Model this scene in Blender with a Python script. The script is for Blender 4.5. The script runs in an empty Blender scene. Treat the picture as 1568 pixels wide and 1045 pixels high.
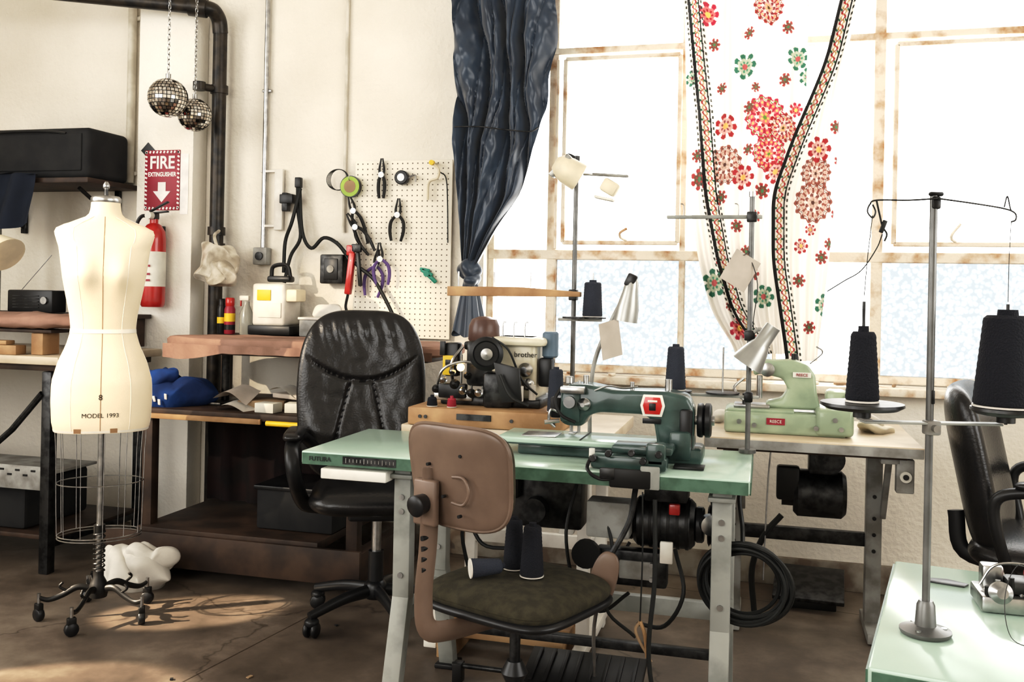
import bpy, bmesh, math, random
from math import sin, cos, pi, radians, sqrt, atan2
from mathutils import Vector, Matrix, noise
import numpy as np
random.seed(7)

# ------------------------------------------------------------------ materials
def pm(name, c, r=.5, m=0.0, c2=None, ns=8, bump=0, bs=60, spec=.5, lo=.4, hi=.6, coat=0, trans=0, alpha=1, emis=0, sheen=0, ior=1.45, detail=6):
    mt = bpy.data.materials.new(name); mt.use_nodes = True
    nt = mt.node_tree; b = nt.nodes['Principled BSDF']
    b.inputs['Base Color'].default_value = (*c, 1)
    b.inputs['Roughness'].default_value = r
    b.inputs['Metallic'].default_value = m
    b.inputs['Specular IOR Level'].default_value = spec
    b.inputs['Coat Weight'].default_value = coat
    b.inputs['Transmission Weight'].default_value = trans
    b.inputs['IOR'].default_value = ior
    b.inputs['Alpha'].default_value = alpha
    b.inputs['Sheen Weight'].default_value = sheen
    if emis:
        b.inputs['Emission Color'].default_value = (*c, 1); b.inputs['Emission Strength'].default_value = emis
    tc = nt.nodes.new('ShaderNodeTexCoord')
    if c2 is None:
        c2 = tuple(min(1, x*.8) for x in c)
    n = nt.nodes.new('ShaderNodeTexNoise'); n.inputs['Scale'].default_value = ns; n.inputs['Detail'].default_value = detail
    nt.links.new(tc.outputs['Object'], n.inputs['Vector'])
    cr = nt.nodes.new('ShaderNodeValToRGB')
    cr.color_ramp.elements[0].position = lo; cr.color_ramp.elements[0].color = (*c, 1)
    cr.color_ramp.elements[1].position = hi; cr.color_ramp.elements[1].color = (*c2, 1)
    nt.links.new(n.outputs['Fac'], cr.inputs['Fac']); nt.links.new(cr.outputs['Color'], b.inputs['Base Color'])
    if bump:
        n2 = nt.nodes.new('ShaderNodeTexNoise'); n2.inputs['Scale'].default_value = bs; n2.inputs['Detail'].default_value = 5
        nt.links.new(tc.outputs['Object'], n2.inputs['Vector'])
        bp = nt.nodes.new('ShaderNodeBump'); bp.inputs['Strength'].default_value = bump; bp.inputs['Distance'].default_value = .01
        nt.links.new(n2.outputs['Fac'], bp.inputs['Height']); nt.links.new(bp.outputs['Normal'], b.inputs['Normal'])
    return mt

PLASTER = pm('plaster', (.82,.775,.69), .9, c2=(.71,.66,.57), ns=1.6, bump=.6, bs=38, lo=.35, hi=.7)
PLASTER2 = pm('plaster_pilaster', (.85,.82,.75), .9, c2=(.76,.71,.62), ns=2.5, bump=.4, bs=45, lo=.35, hi=.7)
CEIL = pm('ceiling_paint', (.6,.56,.5), .9)
TRIMM = pm('baseboard_paint', (.30,.27,.22), .7, c2=(.15,.11,.08), ns=9)
RUST = pm('rusty_painted_steel', (.74,.67,.56), .65, c2=(.40,.22,.10), ns=12, bump=.3, bs=60, lo=.47, hi=.68)
BLACKPIPE = pm('black_pipe', (.018,.017,.016), .38, .3, c2=(.05,.04,.03), ns=20)
CONDUIT = pm('painted_conduit', (.66,.62,.54), .5, c2=(.5,.46,.38), ns=10)
STEEL = pm('steel', (.50,.50,.49), .28, 1, c2=(.34,.34,.34), ns=30)
POLE = pm('grey_stand_tube', (.17,.17,.165), .35, .4, c2=(.11,.11,.105), ns=14)
DSTEEL = pm('dark_steel', (.07,.07,.07), .4, .9, c2=(.03,.03,.03), ns=30)
IRON = pm('cast_iron', (.02,.019,.018), .42, .5)
BLACK = pm('black_plastic', (.008,.008,.009), .35, c2=(.014,.014,.014))
BLACKM = pm('black_matte', (.012,.012,.013), .8, c2=(.02,.02,.02))
LEATHER = pm('black_leather', (.009,.0088,.0088), .27, c2=(.014,.013,.013), ns=20, bump=.12, bs=140, spec=.6)
LINEN = pm('linen_cover', (.82,.72,.55), .8, c2=(.74,.62,.45), ns=3, bump=.12, bs=300, lo=.3, hi=.75)
TAPE = pm('linen_tape', (.85,.79,.68), .8)
BROWNTAPE = pm('brown_tape', (.32,.19,.1), .7)
INK = pm('ink', (.03,.03,.03), .7)
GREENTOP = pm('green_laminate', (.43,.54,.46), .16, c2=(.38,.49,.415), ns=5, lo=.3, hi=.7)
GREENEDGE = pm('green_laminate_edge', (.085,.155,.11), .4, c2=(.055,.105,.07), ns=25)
DGREEN = pm('enamel_dark_green', (.055,.092,.082), .28, c2=(.032,.056,.05), ns=12, coat=.3)
PGREEN = pm('enamel_pale_green', (.36,.42,.30), .35, c2=(.27,.33,.235), ns=9, coat=.3)
GREYGREEN = pm('grey_green_paint', (.31,.315,.29), .45, c2=(.20,.205,.185), ns=9)
GREYP = pm('grey_paint', (.34,.34,.32), .45, c2=(.20,.19,.17), ns=12)
WHITEP = pm('white_paint', (.72,.70,.64), .4, c2=(.6,.56,.5), ns=8)
CREAMP = pm('cream_enamel', (.66,.61,.48), .35, c2=(.5,.45,.33), ns=7, coat=.3)
BROWNPL = pm('brown_plastic_shell', (.185,.13,.098), .33, c2=(.14,.097,.072), ns=6)
BROWNF = pm('brown_olive_fabric', (.052,.045,.027), .95, c2=(.032,.028,.017), ns=40, bump=.3, bs=400)
WOOD = pm('raw_wood', (.44,.285,.15), .6, c2=(.28,.16,.075), ns=6, bump=.1)
DWOOD = pm('dark_wood', (.065,.038,.024), .6, c2=(.03,.018,.012), ns=8)
PLY = pm('plywood_top', (.60,.51,.39), .4, c2=(.48,.39,.28), ns=6)
PINK = pm('faded_rose_cotton', (.37,.235,.18), .9, c2=(.28,.17,.125), ns=5, bump=.3, bs=40)
REDP = pm('red_paint', (.45,.025,.02), .3, coat=.5)
DRED = pm('sign_red', (.30,.025,.045), .45, c2=(.25,.02,.035))
SIGNW = pm('sign_white', (.85,.82,.78), .5)
LABEL = pm('paper_label', (.75,.73,.65), .7)
YELLOW = pm('yellow_plastic', (.75,.5,.03), .45)
BLUEF = pm('blue_tshirt', (.015,.06,.22), .9, c2=(.01,.03,.11), ns=8, bump=.3, bs=30)
DBLUE = pm('dark_blue_cloth', (.012,.017,.03), .9)
DREDC = pm('dark_red_cloth', (.014,.004,.0035), .9, c2=(.006,.003,.003))
PURPLE = pm('purple_grip', (.12,.07,.22), .5)
TEAL = pm('teal_plastic', (.02,.26,.18), .4)
LIME = pm('lime_tape', (.35,.5,.08), .5)
THREADB = pm('black_thread', (.010,.011,.017), .85, bump=.5, bs=350)
THREADN = pm('charcoal_thread', (.035,.04,.055), .85, bump=.5, bs=350)
CARD = pm('cardboard', (.36,.25,.15), .8)
WHITECL = pm('white_cloth', (.72,.69,.63), .9, bump=.3, bs=25)
PAPER = pm('tracing_paper', (.52,.46,.40), .8)
CLEAR = pm('clear_plastic', (.75,.78,.75), .15, trans=.8, c2=(.7,.7,.65))
BAG = pm('plastic_bag', (.66,.61,.52), .3, c2=(.38,.33,.25), ns=16, trans=.1)
CABLE = pm('cable_rubber', (.010,.011,.010), .5)
MIRROR = pm('mirror_tile', (.85,.83,.79), .06, 1, c2=(.55,.5,.45), ns=60, detail=0, lo=.45, hi=.55)
LSHADE = pm('cream_lampshade', (.74,.66,.50), .45)
ALU = pm('aluminium_shade', (.38,.38,.36), .35, .6)
BLUEPL = pm('blue_grey_plastic', (.12,.17,.22), .4)
MOTORBR = pm('motor_brown', (.16,.10,.08), .3, c2=(.09,.05,.04))

def floor_mat():
    mt = bpy.data.materials.new('stained_concrete'); mt.use_nodes = True
    nt = mt.node_tree; b = nt.nodes['Principled BSDF']; L = nt.links
    tc = nt.nodes.new('ShaderNodeTexCoord')
    n1 = nt.nodes.new('ShaderNodeTexNoise'); n1.inputs['Scale'].default_value = 1.9; n1.inputs['Detail'].default_value = 10; n1.inputs['Roughness'].default_value = .66
    L.new(tc.outputs['Object'], n1.inputs['Vector'])
    cr = nt.nodes.new('ShaderNodeValToRGB'); e = cr.color_ramp.elements
    e[0].position = .32; e[0].color = (.055,.042,.032, 1); e[1].position = .72; e[1].color = (.29,.24,.19, 1)
    e.new(.5).color = (.135,.105,.080, 1)
    L.new(n1.outputs['Fac'], cr.inputs['Fac'])
    mp = nt.nodes.new('ShaderNodeMapping'); mp.inputs['Rotation'].default_value = (0, 0, radians(8)); mp.inputs['Location'].default_value = (.35, .1, 0)
    L.new(tc.outputs['Object'], mp.inputs['Vector'])
    br = nt.nodes.new('ShaderNodeTexBrick'); br.offset = 0
    br.inputs['Scale'].default_value = 1; br.inputs['Brick Width'].default_value = 2.6; br.inputs['Row Height'].default_value = 2.1
    br.inputs['Mortar Size'].default_value = .004; br.inputs['Mortar Smooth'].default_value = .3
    br.inputs['Color1'].default_value = (1,1,1,1); br.inputs['Color2'].default_value = (1,1,1,1); br.inputs['Mortar'].default_value = (.4,.36,.32,1)
    L.new(mp.outputs['Vector'], br.inputs['Vector'])
    nz = nt.nodes.new('ShaderNodeTexNoise'); nz.inputs['Scale'].default_value = 3; nz.inputs['Detail'].default_value = 4
    L.new(tc.outputs['Object'], nz.inputs['Vector'])
    mx = nt.nodes.new('ShaderNodeMix'); mx.data_type = 'VECTOR'; mx.inputs[0].default_value = .35
    L.new(tc.outputs['Object'], mx.inputs[4]); L.new(nz.outputs['Color'], mx.inputs[5])
    vo = nt.nodes.new('ShaderNodeTexVoronoi'); vo.feature = 'DISTANCE_TO_EDGE'; vo.inputs['Scale'].default_value = .9
    L.new(mx.outputs[1], vo.inputs['Vector'])
    c2 = nt.nodes.new('ShaderNodeValToRGB'); c2.color_ramp.elements[0].position = 0; c2.color_ramp.elements[0].color = (.3,.27,.24,1); c2.color_ramp.elements[1].position = .005; c2.color_ramp.elements[1].color = (1,1,1,1)
    L.new(vo.outputs['Distance'], c2.inputs['Fac'])
    m1 = nt.nodes.new('ShaderNodeMix'); m1.data_type = 'RGBA'; m1.blend_type = 'MULTIPLY'; m1.inputs[0].default_value = 1
    L.new(cr.outputs['Color'], m1.inputs[6]); L.new(br.outputs['Color'], m1.inputs[7])
    m2 = nt.nodes.new('ShaderNodeMix'); m2.data_type = 'RGBA'; m2.blend_type = 'MULTIPLY'; m2.inputs[0].default_value = .7
    L.new(m1.outputs[2], m2.inputs[6]); L.new(c2.outputs['Color'], m2.inputs[7])
    L.new(m2.outputs[2], b.inputs['Base Color'])
    r = nt.nodes.new('ShaderNodeMapRange'); r.inputs[3].default_value = .33; r.inputs[4].default_value = .6
    L.new(n1.outputs['Fac'], r.inputs[0]); L.new(r.outputs[0], b.inputs['Roughness'])
    bp = nt.nodes.new('ShaderNodeBump'); bp.inputs['Strength'].default_value = .15; bp.inputs['Distance'].default_value = .01
    L.new(n1.outputs['Fac'], bp.inputs['Height']); L.new(bp.outputs['Normal'], b.inputs['Normal'])
    return mt
FLOORM = floor_mat()

def peg_mat():
    mt = bpy.data.materials.new('pegboard_panel'); mt.use_nodes = True
    nt = mt.node_tree; b = nt.nodes['Principled BSDF']; L = nt.links
    tc = nt.nodes.new('ShaderNodeTexCoord')
    def vm(op, a, bb):
        n = nt.nodes.new('ShaderNodeVectorMath'); n.operation = op
        L.new(a, n.inputs[0])
        if bb is not None: n.inputs[1].default_value = bb
        return n
    a = vm('MULTIPLY', tc.outputs['Object'], (1/.0254, 1, 1/.0254)); f = vm('FRACTION', a.outputs[0], None)
    s = vm('SUBTRACT', f.outputs[0], (.5,.5,.5)); k = vm('MULTIPLY', s.outputs[0], (1,0,1)); l = vm('LENGTH', k.outputs[0], None)
    lt = nt.nodes.new('ShaderNodeMath'); lt.operation = 'LESS_THAN'; lt.inputs[1].default_value = .13
    L.new(l.outputs['Value'], lt.inputs[0])
    mx = nt.nodes.new('ShaderNodeMix'); mx.data_type = 'RGBA'
    mx.inputs[6].default_value = (.80,.75,.64,1); mx.inputs[7].default_value = (.12,.09,.06,1)
    L.new(lt.outputs[0], mx.inputs[0]); L.new(mx.outputs[2], b.inputs['Base Color']); b.inputs['Roughness'].default_value = .6
    return mt
PEG = peg_mat()

def cloth_mat(name, attr=None, col=(.8,.8,.8), transl=.4, rough=.8, sheen=0, c2=None):
    mt = bpy.data.materials.new(name); mt.use_nodes = True
    nt = mt.node_tree; b = nt.nodes['Principled BSDF']; L = nt.links; out = nt.nodes['Material Output']
    b.inputs['Roughness'].default_value = rough; b.inputs['Sheen Weight'].default_value = sheen
    tr = nt.nodes.new('ShaderNodeBsdfTranslucent'); ms = nt.nodes.new('ShaderNodeMixShader'); ms.inputs[0].default_value = transl
    if attr:
        at = nt.nodes.new('ShaderNodeAttribute'); at.attribute_name = attr
        L.new(at.outputs['Color'], b.inputs['Base Color']); L.new(at.outputs['Color'], tr.inputs['Color'])
    else:
        tc = nt.nodes.new('ShaderNodeTexCoord'); n = nt.nodes.new('ShaderNodeTexNoise'); n.inputs['Scale'].default_value = 6
        L.new(tc.outputs['Object'], n.inputs['Vector'])
        cr = nt.nodes.new('ShaderNodeValToRGB'); cr.color_ramp.elements[0].color = (*col,1); cr.color_ramp.elements[1].color = (*(c2 or col),1)
        cr.color_ramp.elements[0].position = .35; cr.color_ramp.elements[1].position = .7
        L.new(n.outputs['Fac'], cr.inputs['Fac'])
        L.new(cr.outputs['Color'], b.inputs['Base Color']); L.new(cr.outputs['Color'], tr.inputs['Color'])
    L.new(b.outputs[0], ms.inputs[1]); L.new(tr.outputs[0], ms.inputs[2]); L.new(ms.outputs[0], out.inputs['Surface'])
    return mt
FLORAL = cloth_mat('floral_print_cotton', attr='Col', transl=.24)
NAVY = cloth_mat('navy_satin', col=(.016,.027,.047), c2=(.032,.052,.083), transl=.02, rough=.34, sheen=.45)

def glass_mat(name, tint, tint2=None):
    mt = bpy.data.materials.new(name); mt.use_nodes = True
    nt = mt.node_tree; L = nt.links; out = nt.nodes['Material Output']; nt.nodes.remove(nt.nodes['Principled BSDF'])
    t = nt.nodes.new('ShaderNodeBsdfTransparent'); t.inputs[0].default_value = (*tint,1)
    if tint2:
        tc = nt.nodes.new('ShaderNodeTexCoord'); n = nt.nodes.new('ShaderNodeTexVoronoi'); n.inputs['Scale'].default_value = 60
        L.new(tc.outputs['Object'], n.inputs['Vector'])
        cr = nt.nodes.new('ShaderNodeValToRGB'); cr.color_ramp.elements[0].color = (*tint,1); cr.color_ramp.elements[1].color = (*tint2,1)
        cr.color_ramp.elements[0].position = .15; cr.color_ramp.elements[1].position = .75
        L.new(n.outputs['Distance'], cr.inputs['Fac']); L.new(cr.outputs['Color'], t.inputs[0])
    L.new(t.outputs[0], out.inputs['Surface'])
    return mt
GLASS = glass_mat('window_glass', (.97,.98,.98))
WGLASS = glass_mat('obscure_glass', (.205,.215,.22), (.13,.145,.155))

# ------------------------------------------------------------------ builder
def spow(v, p): return math.copysign(abs(v)**p, v)
def zto(d): return Vector(d).to_track_quat('Z', 'Y').to_matrix().to_4x4()
def T(x, y, z): return Matrix.Translation((x, y, z))
def R(a, ax): return Matrix.Rotation(radians(a), 4, ax)
def catmull(pts, n=6, closed=False):
    P = [Vector(p) for p in pts]
    if len(P) < 3: return P
    out = []; N = len(P)
    rng = range(N if closed else N-1)
    for i in rng:
        p0 = P[(i-1) % N] if closed or i > 0 else P[0]*2-P[1]
        p1 = P[i]; p2 = P[(i+1) % N]
        p3 = P[(i+2) % N] if closed or i+2 < N else P[-1]*2-P[-2]
        for k in range(n):
            t = k/n
            out.append(.5*((2*p1)+(-p0+p2)*t+(2*p0-5*p1+4*p2-p3)*t*t+(-p0+3*p1-3*p2+p3)*t**3))
    if not closed: out.append(P[-1])
    return out

class B:
    def __init__(s, name, loc=(0,0,0), rz=0, M=None):
        s.name = name; s.bm = bmesh.new(); s.mats = []
        s.M = M if M is not None else T(*loc) @ R(rz, 'Z'); s.L = Matrix.Identity(4)
    def mi(s, m):
        if m not in s.mats: s.mats.append(m)
        return s.mats.index(m)
    def add(s, vs, fs, m, M=None, smooth=True):
        X = s.L @ M if M is not None else s.L
        k = s.mi(m); bv = [s.bm.verts.new(X @ Vector(v)) for v in vs]
        for f in fs:
            try:
                fc = s.bm.faces.new([bv[i] for i in f]); fc.material_index = k; fc.smooth = smooth
            except ValueError: pass
        return bv
    def merge(s, tb, m, M=None, smooth=True):
        tb.verts.index_update()
        s.add([v.co.copy() for v in tb.verts], [[v.index for v in f.verts] for f in tb.faces], m, M, smooth); tb.free()
    def box(s, c, size, m, bev=.004, seg=2, rot=None, M=None):
        tb = bmesh.new(); bmesh.ops.create_cube(tb, size=1)
        for v in tb.verts: v.co = Vector((v.co.x*size[0], v.co.y*size[1], v.co.z*size[2]))
        bev = min(bev, min(size)*.45)
        if bev > 0: bmesh.ops.bevel(tb, geom=tb.edges[:], offset=bev, segments=seg, affect='EDGES', profile=.5)
        X = T(*c)
        if rot: X = X @ R(rot[2],'Z') @ R(rot[1],'Y') @ R(rot[0],'X')
        if M is not None: X = M @ X
        s.merge(tb, m, X)
    def lathe(s, prof, m, at=(0,0,0), axis=(0,0,1), seg=28, sx=1, sy=1, M=None):
        vs = []; fs = []
        for (r, z) in prof:
            for i in range(seg):
                a = 2*pi*i/seg; vs.append((max(r,1e-5)*cos(a)*sx, max(r,1e-5)*sin(a)*sy, z))
        n = len(prof)
        for j in range(n-1):
            for i in range(seg):
                i2 = (i+1) % seg; fs.append((j*seg+i, j*seg+i2, (j+1)*seg+i2, (j+1)*seg+i))
        if prof[0][0] > 1e-4: fs.append(tuple(range(seg-1, -1, -1)))
        if prof[-1][0] > 1e-4: fs.append(tuple((n-1)*seg+i for i in range(seg)))
        X = T(*at) @ zto(axis)
        if M is not None: X = M @ X
        s.add(vs, fs, m, X)
    def cyl(s, p1, p2, r, m, r2=None, seg=18, bev=0):
        p1 = Vector(p1); p2 = Vector(p2); h = (p2-p1).length; r2 = r if r2 is None else r2
        if bev: pr = [(r-bev, 0), (r, bev), (r2, h-bev), (r2-bev, h)]
        else: pr = [(r, 0), (r2, h)]
        s.lathe(pr, m, at=p1, axis=(p2-p1), seg=seg)
    def tube(s, pts, r, m, seg=8, sm=6, closed=False, flat=None):
        P = catmull(pts, sm, closed) if sm else [Vector(p) for p in pts]
        n = len(P); vs = []; fs = []
        t0 = (P[1]-P[0]).normalized(); up = Vector((0,0,1)) if abs(t0.z) < .9 else Vector((1,0,0))
        nrm = (up - t0*up.dot(t0)).normalized()
        for i in range(n):
            if closed: t = (P[(i+1) % n]-P[i-1])
            else: t = P[min(i+1, n-1)]-P[max(i-1, 0)]
            t = t.normalized() if t.length > 1e-9 else t0
            nrm = nrm - t*nrm.dot(t); nrm = nrm.normalized() if nrm.length > 1e-6 else up
            bn = t.cross(nrm); rr = r(i/(n-1)) if callable(r) else r
            for k in range(seg):
                a = 2*pi*k/seg
                if flat: vs.append(P[i]+nrm*cos(a)*rr+bn*sin(a)*rr*flat)
                else: vs.append(P[i]+nrm*cos(a)*rr+bn*sin(a)*rr)
        for i in range(n if closed else n-1):
            j = (i+1) % n
            for k in range(seg):
                k2 = (k+1) % seg; fs.append((i*seg+k, i*seg+k2, j*seg+k2, j*seg+k))
        if not closed: fs.append(tuple(range(seg-1,-1,-1))); fs.append(tuple((n-1)*seg+k for k in range(seg)))
        s.add(vs, fs, m)
    def prism(s, poly, th, m, M=None, bev=0, seg=2):
        tb = bmesh.new(); vs = [tb.verts.new((p[0], p[1], -th/2)) for p in poly]; f = tb.faces.new(vs)
        r = bmesh.ops.extrude_face_region(tb, geom=[f])
        for v in r['geom']:
            if isinstance(v, bmesh.types.BMVert): v.co.z += th
        bmesh.ops.recalc_face_normals(tb, faces=tb.faces[:])
        if bev: bmesh.ops.bevel(tb, geom=tb.edges[:], offset=bev, segments=seg, affect='EDGES', profile=.5, clamp_overlap=True)
        s.merge(tb, m, M)
    def superq(s, size, eo, ep, m, M=None, deform=None, nu=48, nv=24):
        vs = []; fs = []
        for j in range(nv+1):
            v = -pi/2+pi*j/nv
            for i in range(nu):
                u = 2*pi*i/nu; cv = spow(cos(v), ep) if j not in (0,nv) else 0
                p = Vector((size[0]*cv*spow(cos(u), eo), size[1]*cv*spow(sin(u), eo), size[2]*spow(sin(v), ep)))
                if deform: p = deform(p)
                vs.append(p)
        for j in range(nv):
            for i in range(nu):
                i2 = (i+1) % nu; fs.append((j*nu+i, j*nu+i2, (j+1)*nu+i2, (j+1)*nu+i))
        bv = s.add(vs, fs, m, M)
        bmesh.ops.remove_doubles(s.bm, verts=bv, dist=1e-6)
    def pad(s, w, h, t, m, M=None, deform=None, n=70, p=4.5, e=5, back=1.0):
        # cushion lying in XY, thickness along Z, clean square grid (no poles)
        vs=[]; fs=[]
        for side in (1,-1):
            o=len(vs)
            for j in range(n+1):
                bb=-cos(pi*j/n)
                wx=w*max(0,1-abs(bb)**p)**(1/p)
                for i in range(n+1):
                    a=-cos(pi*i/n)
                    z=side*t*(back if side<0 else 1)*(max(0,1-abs(a)**e)*max(0,1-abs(bb)**e))**.5
                    q=Vector((a*wx,bb*h,z))
                    if deform: q=deform(q,side)
                    vs.append(q)
            for j in range(n):
                for i in range(n):
                    k=o+j*(n+1)+i; fs.append((k,k+1,k+n+2,k+n+1) if side>0 else (k,k+n+1,k+n+2,k+1))
        bv=s.add(vs,fs,m,M); bmesh.ops.remove_doubles(s.bm, verts=bv, dist=1e-5)
    def blob(s, c, size, m, amp=.02, fr=8, seed=0, eo=.8, ep=.8, nu=40, nv=20, rot=None):
        def d(p):
            q = noise.noise_vector(p*fr+Vector((seed*3.1, seed, 0))); w = p+q*amp
            return w
        X = T(*c)
        if rot: X = X @ R(rot[2],'Z') @ R(rot[1],'Y') @ R(rot[0],'X')
        s.superq((size[0]/2,size[1]/2,size[2]/2), eo, ep, m, X, d, nu, nv)
    def loft(s, rings, m, cap=True):
        n = len(rings[0]); vs = [v for r in rings for v in r]; fs = []
        for j in range(len(rings)-1):
            for i in range(n):
                i2 = (i+1) % n; fs.append((j*n+i, j*n+i2, (j+1)*n+i2, (j+1)*n+i))
        if cap: fs.append(tuple(range(n-1,-1,-1))); fs.append(tuple((len(rings)-1)*n+i for i in range(n)))
        s.add(vs, fs, m)
    def sheet(s, f, nu, nv, m):
        vs = [f(i/nu, j/nv) for j in range(nv+1) for i in range(nu+1)]
        fs = [(j*(nu+1)+i, j*(nu+1)+i+1, (j+1)*(nu+1)+i+1, (j+1)*(nu+1)+i) for j in range(nv) for i in range(nu)]
        s.add(vs, fs, m)
    def text(s, body, size, m, M, warp=None, ext=.0006, sx=1, bold=0):
        cu = bpy.data.curves.new('t', 'FONT'); cu.body = body; cu.size = size; cu.align_x = 'CENTER'; cu.align_y = 'CENTER'; cu.extrude = ext; cu.offset = bold
        o = bpy.data.objects.new('t', cu); bpy.context.scene.collection.objects.link(o)
        dg = bpy.context.evaluated_depsgraph_get(); me = bpy.data.meshes.new_from_object(o.evaluated_get(dg))
        vs = []
        for v in me.vertices:
            p = M @ Vector((v.co.x*sx, v.co.y, v.co.z))
            if warp: p = warp(p)
            vs.append(p)
        s.add(vs, [list(p.vertices) for p in me.polygons], m, smooth=False)
        bpy.data.objects.remove(o); bpy.data.curves.remove(cu); bpy.data.meshes.remove(me)
    def done(s, ang=40, recalc=True):
        if recalc: bmesh.ops.recalc_face_normals(s.bm, faces=s.bm.faces[:])
        me = bpy.data.meshes.new(s.name); s.bm.to_mesh(me); s.bm.free()
        for m in s.mats: me.materials.append(m)
        try: me.set_sharp_from_angle(angle=radians(ang))
        except Exception: pass
        o = bpy.data.objects.new(s.name, me); bpy.context.scene.collection.objects.link(o); o.matrix_world = s.M
        return o
FRONT = R(90, 'X')

# ------------------------------------------------------------------ room shell
XL, XR, YF, H = -3.3, 4.2, -6.8, 3.9
WX0, WX1, WZ0, WZ1 = -.14, 3.44, .865, 3.3
b = B('floor'); b.box(((XL+XR)/2, YF/2, -.05), (XR-XL+.5, -YF+.5, .1), FLOORM, 0); b.done()
b = B('ceiling'); b.box(((XL+XR)/2, YF/2, H+.05), (XR-XL+.5, -YF+.5, .1), CEIL, 0); b.done()
b = B('wall_back')
def wb(x0,x1,z0,z1): b.box(((x0+x1)/2,.125,(z0+z1)/2),(x1-x0,.25,z1-z0),PLASTER,0)
wb(XL-.25,WX0,0,H); wb(WX1,XR+.25,0,H); wb(WX0,WX1,0,WZ0); wb(WX0,WX1,WZ1,H)
b.done()
b = B('wall_pilaster'); b.box((-1.77,-.0605,H/2),(.32,.119,H-.004),PLASTER2,.006); b.done()
def wall_open(name, axis, pos, a0, a1, o0, o1, z0, z1, t):
    b = B(name)
    def seg(p0,p1,q0,q1):
        if axis=='X': b.box((pos+t/2,(p0+p1)/2,(q0+q1)/2),(abs(t),p1-p0,q1-q0),PLASTER,0)
        else: b.box(((p0+p1)/2,pos+t/2,(q0+q1)/2),(p1-p0,abs(t),q1-q0),PLASTER,0)
    seg(a0,o0,0,H); seg(o1,a1,0,H); seg(o0,o1,0,z0); seg(o0,o1,z1,H); b.done()
wall_open('wall_left','X',XL,YF,0,-5.6,-2.0,1.1,3.5,-.25)
wall_open('wall_right','X',XR,YF,0,-5.2,-1.8,1.0,3.2,.25)
wall_open('wall_front','Y',YF,XL-.25,XR+.25,-2.8,.4,1.1,3.4,-.25)
b = B('baseboard_back'); b.box(((-1.40+XR)/2,-.012,.06),(XR+1.40,.022,.118),TRIMM,.003); b.done()

b = B('window_1')
Yw = .09
def vbar(x,w,z0,z1,dp=.05,y=Yw): b.box((x,y,(z0+z1)/2),(w,dp,z1-z0),RUST,.003,1)
def hbar(z,w,x0,x1,dp=.05,y=Yw): b.box(((x0+x1)/2,y,z),(x1-x0,dp,w),RUST,.003,1)
for x,w in ((WX0+.015,.03),(.165,.042),(.765,.026),(1.17,.018),(1.582,.046),(2.18,.026),(2.6,.018),(3.0,.046),(WX1-.015,.03)): vbar(x,w,WZ0+.002,WZ1-.002)
for z,w in ((WZ0+.02,.032),(1.405,.044),(2.345,.030),(2.85,.03),(WZ1-.02,.03)): hbar(z,w,WX0+.002,WX1-.002,.056)
def vent(x0,x1,z0,z1,y):
    for x in (x0,x1): vbar(x,.019,z0,z1,.03,y)
    for z in (z0,z1): hbar(z,.019,x0,x1,.03,y)
vent(.225,.745,1.46,2.30,Yw-.045); vent(1.645,2.16,1.46,2.30,Yw-.045)
vbar(.19,.012,1.43,2.3,.02,Yw-.05)
b.tube([(.52,.02,1.47),(.50,-.01,1.48),(.50,-.03,1.50),(.53,-.03,1.52)],.006,RUST)
b.tube([(1.88,.02,1.47),(1.86,-.01,1.48),(1.86,-.03,1.50),(1.89,-.03,1.54)],.006,RUST)
xs=[WX0,.165,.765,1.17,1.582,2.18,2.6,3.0,WX1]
for i in range(len(xs)-1):
    for z0,z1 in ((WZ0,1.405),(1.405,2.345),(2.345,2.85),(2.85,WZ1)):
        gx = WGLASS if (z0<1 and i in (1,2,4,5,6,7)) else GLASS
        x0=xs[i]+.012; x1=xs[i+1]-.012; b.add([(x0,Yw+.01,z0+.014),(x1,Yw+.01,z0+.014),(x1,Yw+.01,z1-.014),(x0,Yw+.01,z1-.014)],[(0,1,2,3)],gx,smooth=False)
b.done()
b = B('window_sill'); b.box(((WX0+WX1)/2,-.02,WZ0-.018),(WX1-WX0+.06,.16,.034),RUST,.006)
for i in range(26):
    x=random.uniform(0,3.2); b.box((x,random.uniform(-.07,.0),WZ0+.006),(random.uniform(.01,.05),random.uniform(.01,.03),.01),random.choice([RUST,WHITECL,CARD]),.002,1,rot=(0,0,random.uniform(0,90)))
b.done()

b = B('sprinkler_pipe')
b.cyl((-1.50,-.075,.05),(-1.50,-.075,2.50),.034,BLACKPIPE,seg=24)
b.tube([(-1.50,-.075,2.48),(-1.50,-.09,2.54),(-1.505,-.13,2.575),(-1.53,-.165,2.58),(-1.58,-.185,2.585)],.037,BLACKPIPE,14)
b.cyl((-1.56,-.178,2.582),(-3.2,-.60,2.72),.034,BLACKPIPE,seg=24)
for z in (2.2,1.5,1.42): b.cyl((-1.50,-.075,z-.02),(-1.50,-.075,z+.02),.043,BLACKPIPE)
b.cyl((-1.50,-.08,2.2),(-1.55,-.17,2.2),.018,BLACKPIPE); b.cyl((-1.55,-.17,2.18),(-1.55,-.17,2.22),.03,BLACKPIPE)
b.cyl((-1.52,-.163,2.578),(-1.60,-.19,2.586),.046,BLACKPIPE)
b.done()
b = B('wall_conduit'); b.cyl((-2.04,-.03,1.75),(-2.04,-.03,3.88),.021,CONDUIT); 
for z in (1.8,2.6): b.box((-2.04,-.012,z),(.07,.018,.02),CONDUIT)
b.done()
b = B('wall_conduit'); b.cyl((-1.272,-.022,1.42),(-1.272,-.022,3.88),.0115,STEEL)
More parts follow.
